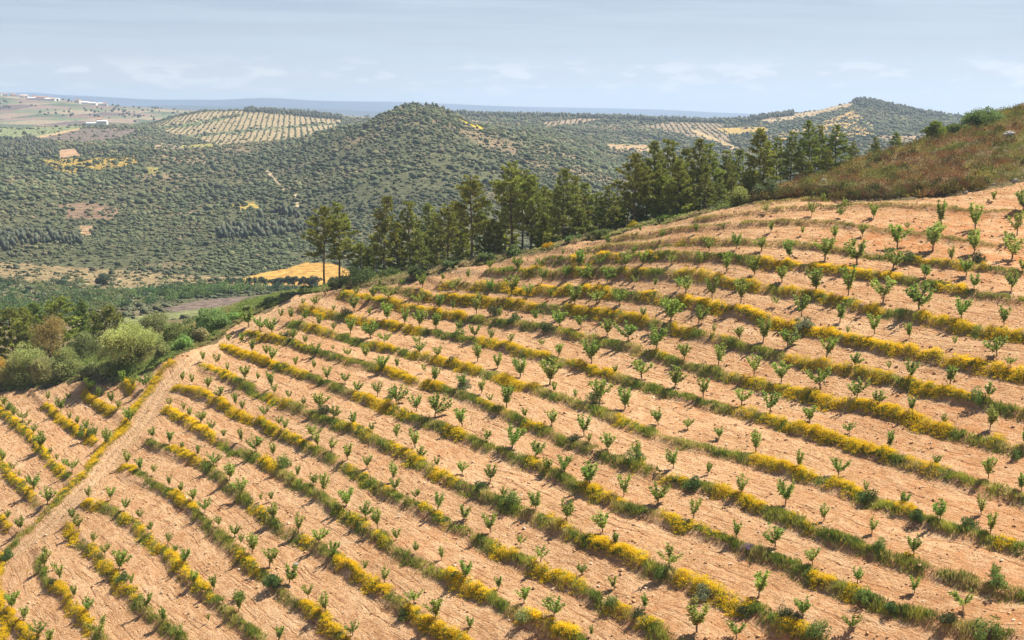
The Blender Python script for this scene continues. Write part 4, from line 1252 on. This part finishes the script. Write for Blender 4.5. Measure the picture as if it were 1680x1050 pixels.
# --- pines along the ridge: column of the trunk, row of the tip, distance, crown spread, variant
PV_ = [pine(1, 15, .30, .17), pine(2, 15, .34, .20), pine(3, 15, .22, .15), pine(4, 15, .38, .19, (1.05, 1.05, 1.0)), pine(5, 15, .18, .18), pine(6, 15, .12, .22, (.92, .95, .95)), pine(7, 15, .40, .22, (.95, .98, .9)), pine(8, 15, .10, .24, (1.08, 1.06, .95), 1.1)]
PINES = [(530, 341, 272, 6), (556, 333, 270, 1), (627, 323, 268, 2), (672, 330, 276, 4), (699, 334, 300, 2), (718, 350, 285, 4), (735, 335, 266, 3), (754, 338, 290, 2), (773, 288, 246, 3), (795, 330, 270, 2), (838, 267, 248, 1), (857, 278, 262, 3), (872, 289, 245, 0), (885, 306, 262, 2),
         (904, 312, 268, 4), (922, 279, 250, 5), (944, 288, 262, 4), (966, 300, 268, 2), (985, 316, 262, 4), (998, 304, 258, 4), (1016, 322, 262, 2), (1042, 254, 238, 6), (1060, 262, 255, 5), (1076, 234, 248, 5), (1098, 229, 256, 4), (1112, 262, 240, 7), (1126, 244, 262, 2), (1143, 230, 246, 5), (1164, 236, 250, 4),
         (1190, 247, 255, 4), (1207, 246, 268, 2), (1232, 268, 262, 4), (1250, 211, 240, 7), (1275, 226, 262, 4), (1299, 216, 255, 4), (1331, 199, 252, 5), (1346, 206, 262, 4), (1371, 206, 258, 5), (1402, 232, 275, 4), (1436, 225, 285, 2), (1472, 217, 292, 7), (1318, 250, 246, 5), (1360, 246, 250, 7), (1225, 285, 240, 7), (1085, 290, 236, 7), (1155, 285, 236, 5), (592, 398, 262, 7), (612, 388, 275, 5), (652, 382, 272, 7), (688, 376, 268, 5), (758, 378, 258, 7), (812, 360, 256, 5), (828, 346, 270, 7), (893, 352, 252, 7), (955, 342, 250, 5), (1008, 338, 250, 7), (1030, 318, 252, 5), (1118, 300, 244, 7), (1178, 292, 246, 5), (1202, 292, 250, 7)]
LOOK = ['slender pine with open crown', 'tall pine with broad ragged crown', 'narrow pointed pine', 'tall bare stemmed pine', 'dense dark pine', 'broad dark pine', 'bare stemmed pine with rounded top', 'low wide pine branching to the ground']
firstp = {}
for q, k in enumerate(sorted(range(len(PINES)), key=lambda k: PINES[k][0])):
    u, vt, d, var = PINES[k]
    d = max(d, float(np.interp(u, [e[0] for e in EDGE], [e[2] for e in EDGE])) * K + 9 + (k * 7) % 13)
    tip = unproj(u, vt, d)
    z0 = float(ground(tip[0], tip[1]))
    h = max(4.0, tip[2] - z0)
    label = f"{LOOK[var]} on the ridge, {nth(q + 1)} pine from left"
    sc = (h / 15 * (1 + .25 * (h < 9)),) * 2 + (h / 15,)
    rz = rg.random() * 6.283
    if var not in firstp:
        firstp[var] = plant('pine_tree', PV_[var], (tip[0], tip[1], z0), rz, sc, label, 'pine tree', 'pines along the ridge')
    else:
        copy_plant(firstp[var], (tip[0], tip[1], z0), rz, sc, label)


# --- other trees and bushes, each with its own crown: kind, column, row of the base, row of the top, distance, width px, colour, label
def past_edge(u, d, gap):
    return max(d, float(np.interp(u, [e[0] for e in EDGE], [e[2] for e in EDGE])) * K + gap)


def single(name, u, vt, d, wpx, color, label, cat, seed, hmin=1.0, clear=.1, leaf=.30, nleaf=8000, nlobe=30, mat=None, var=.35):
    d = past_edge(u, d, 3.0 if u > 480 else 3.0 + wpx * .045)
    if u < 480:
        color = tuple(1.45 * c_ for c_ in color)
    tip = unproj(u, vt, d)
    z0 = float(ground(tip[0], tip[1]))
    h = max(hmin, tip[2] - z0)
    wd = wpx * d / FPX
    ms = broadleaf(seed, wd, h, color, clear, nlobe, nleaf, leaf, mat, var)
    plant(name, ms, (tip[0], tip[1], z0 - .1), 0, 1.0, label, cat)


def lone_pine(u, vt, d, wpx, tint, label, seed, base=.1, sparse=1.0):
    d = past_edge(u, d, 8.0) if u < 1500 else d
    tip = unproj(u, vt, d)
    z0 = float(ground(tip[0], tip[1]))
    h = max(3.0, tip[2] - z0)
    wd = wpx * d / FPX
    plant('pine_tree', pine(seed, h, base, wd / 2 / h, tint, sparse), (tip[0], tip[1], z0), 0, 1.0, label, 'pine tree')


single('holm_oak', 212, 534, 250, 112, (.150, .152, .052), 'broad rounded holm oak in dark shade below, at the field edge by the track', 'oak tree', 41, clear=.14, nleaf=21000, nlobe=46, leaf=.30)
single('holm_oak', 250, 507, 285, 58, (.095, .100, .040), 'small olive toned oak behind the big rounded holm oak', 'oak tree', 42, nleaf=8000)
single('holm_oak', 350, 501, 262, 70, (.085, .118, .040), 'low green domed oak at the bend where the track reaches the crest', 'oak tree', 43, clear=.03, nleaf=11000)
single('wild_bush', 292, 528, 262, 62, (.090, .110, .035), 'loose green bush between the big oak and the low domed oak', 'bush', 44, clear=.03)
single('wild_bush', 322, 520, 275, 50, (.095, .105, .045), 'olive green bush behind the field edge, just before the domed oak', 'bush', 45, clear=.03, nleaf=6000)
single('wild_bush', 4, 580, 272, 48, (.20, .125, .030), 'golden brown bush at the far left edge of the wood', 'bush', 46, clear=.03, nleaf=6000)
single('brown_tree', 80, 512, 285, 56, (.150, .120, .040), 'brown tinged tree in front of the tallest left hand pine', 'tree', 47, clear=.15, nleaf=5200)
single('wild_bush', 142, 535, 275, 62, (.088, .098, .038), 'green rounded bush right of the brown tinged tree', 'bush', 48, clear=.05)
single('wild_bush', 45, 552, 270, 60, (.12, .13, .045), 'wide dull green bush below the left hand pines', 'bush', 49, clear=.04)
single('wild_bush', 108, 560, 262, 55, (.11, .115, .042), 'dark olive bush under the brown tinged tree', 'bush', 50, clear=.04)
single('wild_bush', 175, 560, 268, 42, (.100, .098, .045), 'greyish bush touching the big holm oak on its shaded side', 'bush', 51, clear=.04, nleaf=3200)
single('wild_bush', 262, 545, 262, 40, (.090, .115, .035), 'small green bush hugging the sunny side of the big oak', 'bush', 52, clear=.04, nleaf=3200)
lone_pine(100, 486, 296, 76, (1.0, 1.02, .9), 'tallest bushy pine of the wood left of the field', 61, .12, 1.2)
lone_pine(18, 507, 300, 74, (.95, 1.0, .9), 'dense pine at the left end of the wood', 62, .12, 1.2)
lone_pine(132, 489, 312, 26, (.8, .95, .9), 'thin dark pine just behind the tallest bushy pine', 63, .15)
lone_pine(180, 504, 308, 58, (.95, .9, .95), 'sparse dull pine standing between the brown tinged tree and the oaks', 64, .12, .7)
lone_pine(55, 498, 330, 50, (.85, 1.0, .9), 'medium green pine standing behind the brown tinged tree', 65, .12)
for q, (u, vt, wpx, c, lab) in enumerate([
    (268, 558, 34, (.12, .13, .05), 'low olive bush on the bank just past the big holm oak'),
    (300, 548, 36, (.10, .14, .04), 'low green bush on the bank halfway from the big oak to the domed oak'),
    (328, 536, 34, (.14, .13, .06), 'straw tinged bush on the bank just before the domed oak'),
    (385, 512, 38, (.10, .14, .04), 'green bush directly after the domed oak along the crest'),
    (415, 500, 34, (.12, .13, .05), 'olive bush by the crest beyond the end of the track'),
    (445, 490, 34, (.09, .12, .04), 'dark green bush on the crest between domed oak and ridge pines'),
    (472, 484, 30, (.13, .14, .055), 'pale olive bush on the crest short of the ridge pines'),
    (150, 595, 44, (.11, .12, .05), 'wide low bush at the field edge before the big holm oak'),
    (105, 604, 46, (.12, .12, .06), 'wide greyish bush at the field edge under the tallest pine'),
    (20, 612, 54, (.11, .115, .05), 'wide low bush at the field edge by the left end'),
    (180, 588, 36, (.13, .14, .05), 'rounded pale bush just before the big holm oak')]):
    single('bank_bush', u, vt, 250, wpx, c, lab, 'bush', 130 + q, clear=.03, nleaf=3600, nlobe=20)
lone_pine(38, 505, 318, 44, (1.0, 1.02, .9), 'bushy pine second from the left end of the wood', 67, .12, 1.2)
lone_pine(150, 512, 330, 40, (.9, 1.0, .9), 'small pine standing behind and right of the tallest bushy pine', 68, .1, 1.1)
lone_pine(-30, 505, 300, 60, (.9, 1.0, .9), 'pine cut by the left end of the view', 69, .12, 1.1)
single('wild_bush', 25, 566, 262, 60, (.13, .135, .050), 'wide olive bush in front of the pine at the left end', 'bush', 53, clear=.04)
single('wild_bush', 70, 580, 258, 50, (.135, .125, .055), 'dusty olive bush at the field edge below the brown tinged tree', 'bush', 54, clear=.04)
single('wild_bush', 225, 560, 290, 60, (.10, .105, .045), 'olive bush filling the gap behind the big holm oak', 'bush', 55, clear=.04)
lone_pine(1535, 202, 275, 27, (.95, 1.05, .95), 'single small pine on the heath skyline', 66, .05, 1.2)
single('crest_bush', 1620, 175, 285, 84, (.090, .120, .038), 'large dark green bush crowning the heath skyline', 'bush', 71, clear=.02, nleaf=15000, nlobe=40, leaf=.32)
single('crest_bush', 1572, 203, 282, 62, (.080, .112, .036), 'lower green bush sloping down from the large skyline bush', 'bush', 72, clear=.02, nleaf=9000, leaf=.32)
single('bright_bush', 1214, 297, 218, 40, (.165, .190, .055), 'bright yellow green bush in front of the dark pines', 'bush', 73, clear=.04, nleaf=4200)
single('yellow_broom', 901, 395, 222, 27, (.60, .38, .012), 'bright yellow flowering broom bush at the crest below the pines', 'broom bush', 74, clear=.02, nleaf=2200, leaf=.17, mat=M_FLOWER)
single('yellow_broom', 1038, 361, 214, 24, (.42, .34, .015), 'smaller greenish yellow broom bush at the foot of the tall pines', 'broom bush', 75, clear=.02, nleaf=1800, leaf=.17, mat=M_FLOWER)
for q, (u, vt, d, wpx, c, lab) in enumerate([
    (588, 425, 262, 62, (.060, .078, .028), 'dark leaning shrub mass between the two left pines and the narrow pointed pine'),
    (640, 437, 262, 44, (.075, .098, .030), 'green bush at the foot of the narrow pointed pine'),
    (560, 452, 256, 46, (.070, .082, .032), 'dark bush at the foot of the two leftmost ridge pines'),
    (510, 476, 268, 44, (.075, .092, .036), 'low dark bush where the ridge meets the track'),
    (690, 436, 250, 48, (.075, .100, .032), 'green bush under the dense middle pines'),
    (745, 430, 242, 46, (.080, .100, .034), 'bush at the foot of the tall bare stemmed pine'),
    (800, 415, 240, 44, (.085, .108, .035), 'olive bush just right of the tall bare stemmed pine'),
    (850, 402, 234, 48, (.080, .098, .034), 'rounded bush below the twin ragged pines'),
    (940, 385, 226, 40, (.078, .110, .034), 'green bush right of the bright yellow broom'),
    (985, 375, 222, 46, (.095, .120, .036), 'pale green bush between the two yellow brooms'),
    (1090, 357, 214, 30, (.075, .115, .028), 'small fresh green bush on the crest by the tall pines'),
    (1262, 290, 226, 48, (.075, .090, .040), 'dull grey green bush right of the bright yellow green bush')]):
    single('ridge_bush', u, vt, d, wpx, c, lab, 'bush', 90 + q, clear=.03, nleaf=3200, nlobe=20)

# undergrowth along the outer edge of the field
rng = np.random.default_rng(19)
n = 17000
cum = np.concatenate([[0], np.cumsum(np.hypot(*np.diff(edge_xy, axis=0).T))])
sE = rng.uniform(0, cum[14], n)
ex, ey = np.interp(sE, cum, edge_xy[:, 0]), np.interp(sE, cum, edge_xy[:, 1])
offs = rng.gamma(1.5, 17, n).clip(.8, 110)
tx, ty = np.interp(sE + .5, cum, edge_xy[:, 0]) - ex, np.interp(sE + .5, cum, edge_xy[:, 1]) - ey
ln = np.hypot(tx, ty) + 1e-6
px, py = ex - ty / ln * offs, ey + tx / ln * offs
ok = ~in_poly(px, py, field_poly) & (py < 380) & (px > -180)
px, py, offs = px[ok], py[ok], offs[ok]
Hh = rng.uniform(.5, 1.5, len(px)) * (.45 + .55 * smooth(offs, 1, 12)) * (.6 + .9 * vnoise(px, py, 6, 2, 91))
P = np.column_stack([px, py, ground(px, py)])
m = 34
cen = np.repeat(P, m, 0)
hh = np.repeat(Hh, m)
d = unit(rng.normal(size=(len(cen), 3)))
d[:, 2] = np.abs(d[:, 2])
q = cen + d * (hh * .95)[:, None] * rng.uniform(.55, 1.05, (len(cen), 1))
V, F = leaves(q, unit(d + rng.normal(0, .5, d.shape)), .30, .17, rng)
tn = vnoise(px, py, 9, 3, 92)
cc = np.where((tn > .56)[:, None], (.40, .32, .16), np.where((tn < .42)[:, None], (.25, .30, .08), (.34, .32, .12))) * rng.uniform(.75, 1.25, (len(px), 1))
tag(obj('undergrowth', mesh_from('undergrowth', V, F, [M_OAK], col=np.repeat(np.repeat(cc, m, 0), 4, 0))), 'low scrub and undergrowth along the outer edge of the field', 'undergrowth', kind='stuff')

# heath on the upper hillside
HEATH = pts("1262,322 1330,324 1400,327 1520,325 1580,318 1640,302 1700,290 2050,250 2050,90 1680,170 1600,195 1540,220 1480,236 1400,263 1290,296")
n = 150000
hx, hy = rng.uniform(30, 230, n), rng.uniform(195, 380, n)
hz = ground(hx, hy)
pu, pv = project(np.column_stack([hx, hy, hz]))
ok = (in_poly(pu, pv, HEATH) | ((hy > 255) & (pu > 1290) & (hy < 340))) & ~in_poly(hx, hy, field_poly)
P = np.column_stack([hx, hy, hz])[ok][:12500]
Hh = rng.uniform(.45, 1.5, len(P)) * (.35 + 1.5 * vnoise(P[:, 0], P[:, 1], 4, 2, 95))
m = 60
cen, hh = np.repeat(P, m, 0), np.repeat(Hh, m)
d = unit(rng.normal(size=(len(cen), 3)))
d[:, 2] = np.abs(d[:, 2])
q = cen + d * np.column_stack([hh * 1.05, hh * 1.05, hh]) * rng.uniform(.5, 1.05, (len(cen), 1))
V, F = leaves(q, unit(d + np.array([0, 0, .5]) + rng.normal(0, .35, d.shape)), .30, .12, rng)
tn = (vnoise(P[:, 0], P[:, 1], 5.5, 3, 96) - .5) * 1.2 + .485 + rng.normal(0, .10, len(P))
cc = np.where((tn > .60)[:, None], (.34, .195, .075), np.where((tn > .55)[:, None], (.42, .32, .125), np.where((tn < .43)[:, None], (.23, .26, .06), (.40, .345, .085)))) * rng.uniform(.65, 1.6, (len(P), 1))
big = rng.choice(len(P), 900, replace=False)
xs_ = np.linspace(0, 1, 160)
hb = edge_xy[15:20]
bx_ = np.interp(xs_ * 4, np.arange(5), hb[:, 0]) + rng.normal(0, .8, 160)
by_ = np.interp(xs_ * 4, np.arange(5), hb[:, 1]) + rng.uniform(.8, 4.0, 160)
PB = np.concatenate([P[big], np.column_stack([bx_, by_, ground(bx_, by_)])])
HB = rng.uniform(.8, 1.9, len(PB))
mb = 170
cen, hh = np.repeat(PB, mb, 0), np.repeat(HB, mb)
d = unit(rng.normal(size=(len(cen), 3)))
d[:, 2] = np.abs(d[:, 2])
q = cen + d * np.column_stack([hh * .8, hh * .8, hh]) * rng.uniform(.6, 1.05, (len(cen), 1))
VB, FB = leaves(q, unit(d + np.array([0, 0, .4]) + rng.normal(0, .4, d.shape)), .34, .15, rng)
cb = np.array([(.30, .27, .07), (.17, .20, .05), (.30, .18, .075), (.36, .31, .09), (.12, .14, .04), (.22, .20, .08)])[rng.integers(0, 6, len(PB))] * rng.uniform(.6, 1.2, (len(PB), 1))
V, F = np.concatenate([V, VB]), np.concatenate([F, FB + len(V)])
tag(obj('heath', mesh_from('heath', V, F, [M_HEATH], col=np.repeat(np.concatenate([np.repeat(cc, m, 0), np.repeat(cb, mb, 0)]), 4, 0))), 'rust brown and olive heath shrubs on the upper hillside', 'heath', kind='stuff')


# rocks
def rock(u, v, wpx, hpx, label, seed, flat=1.0):
    r = np.random.default_rng(seed)
    x, y = raycast([u], [v], 150, 320)
    x, y = float(x[0]), float(y[0])
    w_, h_ = wpx * y / FPX, hpx * y / FPX
    n = 22
    th, ph = np.meshgrid(np.linspace(0, 2 * np.pi, n, endpoint=False), np.linspace(.02, np.pi - .02, 12), indexing='ij')
    d = np.stack([np.cos(th) * np.sin(ph), np.sin(th) * np.sin(ph), np.cos(ph)], -1)
    rr = .62 + .5 * vnoise(d[..., 0] * 1.6 + seed, d[..., 1] * 1.6 + d[..., 2] * 2.3, .7, 3, seed)
    V = d * rr[..., None] * np.array([w_ / 2, w_ / 2.6, h_ * .8])
    V[..., 0] += V[..., 2] * .5
    i = np.arange(n * 12).reshape(n, 12)
    F = np.stack([i[:, :-1], i[:, 1:], np.roll(i, -1, 0)[:, 1:], np.roll(i, -1, 0)[:, :-1]], -1).reshape(-1, 4)
    o = obj('rock', mesh_from('rock', V.reshape(-1, 3), F, [M_ROCK]), None, (x, y, float(ground(x, y)) + h_ * .38))
    tag(o, label, 'rock')


rock(1350, 301, 13, 7, 'pale slanting rock poking out of the heath near its lower edge', 1)
rock(1516, 302, 7, 4, 'small grey rock half hidden in the middle of the heath', 2)
rock(1655, 224, 22, 9, 'grey rock outcrop high on the heath near the skyline', 3)
rock(1585, 319, 6, 4, 'pale boulder where the heath meets the bare bank', 4)
rock(1630, 305, 6, 4, 'light boulder on the bare bank under the heath', 5)
rock(1665, 300, 8, 5, 'largest boulder on the bare bank at the end of the heath', 6)
rock(63, 838, 9, 5, 'white stone lying beside the lower end of the track', 7)
rock(485, 930, 12, 5, 'flat white stone between two lower grass strips', 8)


# ------------------------------------------------------------------ buildings far away and roadside trees
def sheet_point(P3, uarr, darr, u, d):
    i = int(np.clip(np.searchsorted(uarr, u), 1, len(uarr) - 1))
    j = int(np.clip(np.searchsorted(darr, d), 1, len(darr) - 1))
    return P3[i, j]


def house(name, loc, rz, w_, l_, h_, roof_h, wall_m, roof_m, label, cat='house', group=None):
    x, y = l_ / 2, w_ / 2
    V = [(-x, -y, -3), (x, -y, -3), (x, y, -3), (-x, y, -3), (-x, -y, h_), (x, -y, h_), (x, y, h_), (-x, y, h_), (-x, 0, h_ + roof_h), (x, 0, h_ + roof_h)]
    b = obj(name, mesh_from('walls', np.array(V), [np.array([(0, 1, 5, 4), (2, 3, 7, 6), (1, 2, 6, 5), (3, 0, 4, 7)]), np.array([(5, 6, 9), (7, 4, 8)])], [wall_m]), None, loc, rz)
    e, t = .4, .25
    R = []
    for s in (-1, 1):
        a, c = np.array([0, s * (y + e), h_ - e * roof_h / y]), np.array([0, 0, h_ + roof_h])
        for q in (a, c):
            R += [q + np.array([-x - e, 0, .03]), q + np.array([x + e, 0, .03]), q + np.array([x + e, 0, t]), q + np.array([-x - e, 0, t])]
    F = []
    for k in (0, 8):
        F += [(k + 3, k + 2, k + 6, k + 7), (k, k + 1, k + 5, k + 4), (k, k + 1, k + 2, k + 3), (k + 1, k + 5, k + 6, k + 2), (k, k + 3, k + 7, k + 4)]
    obj('roof', mesh_from('roof', np.array(R), np.array(F), [roof_m]), b)
    return tag(b, label, cat, group)


VIL = [(-60, 4230, 0), (-35, 4250, 0), (0, 4230, 0), (8, 4180, 0), (17, 4240, 0), (24, 4190, 0), (33, 4120, 0), (38, 4200, 1), (44, 4130, 0), (49, 4060, 1), (54, 4180, 0), (58, 4090, 0), (63, 4150, 0), (66, 4040, 2), (70, 4110, 0), (74, 4170, 0), (79, 4060, 1), (84, 4120, 0), (88, 4030, 0), (92, 4090, 1), (126, 3960, 2), (132, 4000, 0), (138, 3950, 1), (143, 3990, 0), (149, 3930, 1), (156, 3960, 0), (164, 3990, 1), (172, 3950, 0)]
for q, (u, d, kd) in enumerate(VIL):
    p = sheet_point(PP, u2, d2, u, d)
    what = ['cream house with terracotta roof', 'long white house with pale roof', 'tall cream building with terracotta roof'][kd]
    house('village_house', tuple(p), rg.uniform(-.5, .5), 9, (13, 20, 16)[kd], (5.5, 5, 9)[kd], 2.2, M_WALL, (M_ROOF, M_GREYROOF, M_ROOF)[kd], f"{what}, {nth(q + 1)} from the left in the far village", 'house', 'houses of the far village')
p = sheet_point(HP, uu, dd, 151, 2290)
house('farm_shed', (p[0], p[1], p[2] + .5), .05, 11, 20, 4.5, 1.5, M_WALL, M_GREYROOF, 'long low white farm shed on the left plateau', 'farm building')
p = sheet_point(HP, uu, dd, 168, 2295)
house('farm_shed', (p[0], p[1], p[2] + .8), .05, 12, 15, 7.0, 1.5, M_WALL, M_GREYROOF, 'taller white farm building joined to the long low shed', 'farm building')
p = sheet_point(HP, uu, dd, 162, 2420)
house('farm_house', (p[0], p[1], p[2] + 2), .3, 8, 9, 9.0, 2.0, M_WALL, M_ROOF, 'small white farmhouse standing behind the long low shed', 'house')
rt = broadleaf(500, 6.0, 4.6, (.050, .065, .036), .1, 14, 1600, .5, M_OAK)
fr = None
for q, u in enumerate([171, 375, 391, 411, 428, 446, 455, 463, 472, 481, 497, 507, 517, 546, 556]):
    k = int(np.clip(np.searchsorted(uu, u), 0, len(uu) - 1))
    jj = int(np.argmin(np.abs(HVr[k] - (469 if u != 171 else 468)) + 1e3 * (HD[k] > 900)))
    lab = f"round dark tree, {nth(q + 1)} from the left along the valley road" if q else 'solitary dark round tree above the valley road'
    sc = rg.uniform(.8, 1.15) * (1.2 if q == 0 else 1)
    if fr is None:
        fr = plant('roadside_tree', rt, tuple(HP[k, jj]), 0, sc, lab, 'tree', 'round trees along the valley road')
    else:
        copy_plant(fr, tuple(HP[k, jj]), rg.random() * 6, sc, lab)

# ------------------------------------------------------------------ haze: one closed box of thin even air round everything
hv = np.array([(x, y, z) for x in (-14000, 14000) for y in (-300, 14500) for z in (-420.0, 300.0)])
hf = np.array([(0, 1, 3, 2), (4, 6, 7, 5), (0, 4, 5, 1), (2, 3, 7, 6), (0, 2, 6, 4), (1, 5, 7, 3)])
mh, t = new_mat('thin_air')
pv_ = t.n('ShaderNodeVolumePrincipled', Density=0.000092, Anisotropy=0.2)
pv_.inputs['Color'].default_value = (.62, .78, 1.0, 1)
o_ = t.n('ShaderNodeOutputMaterial')
t.link(pv_.outputs[0], o_.inputs['Volume'])
tag(obj('haze', mesh_from('haze', hv, hf, [mh])), 'thin pale haze over the valley and far hills', 'haze', kind='stuff')
S.cycles.volume_bounces = 0
S.cycles.max_bounces = 6
S.cycles.diffuse_bounces = 3
S.cycles.transparent_max_bounces = 8
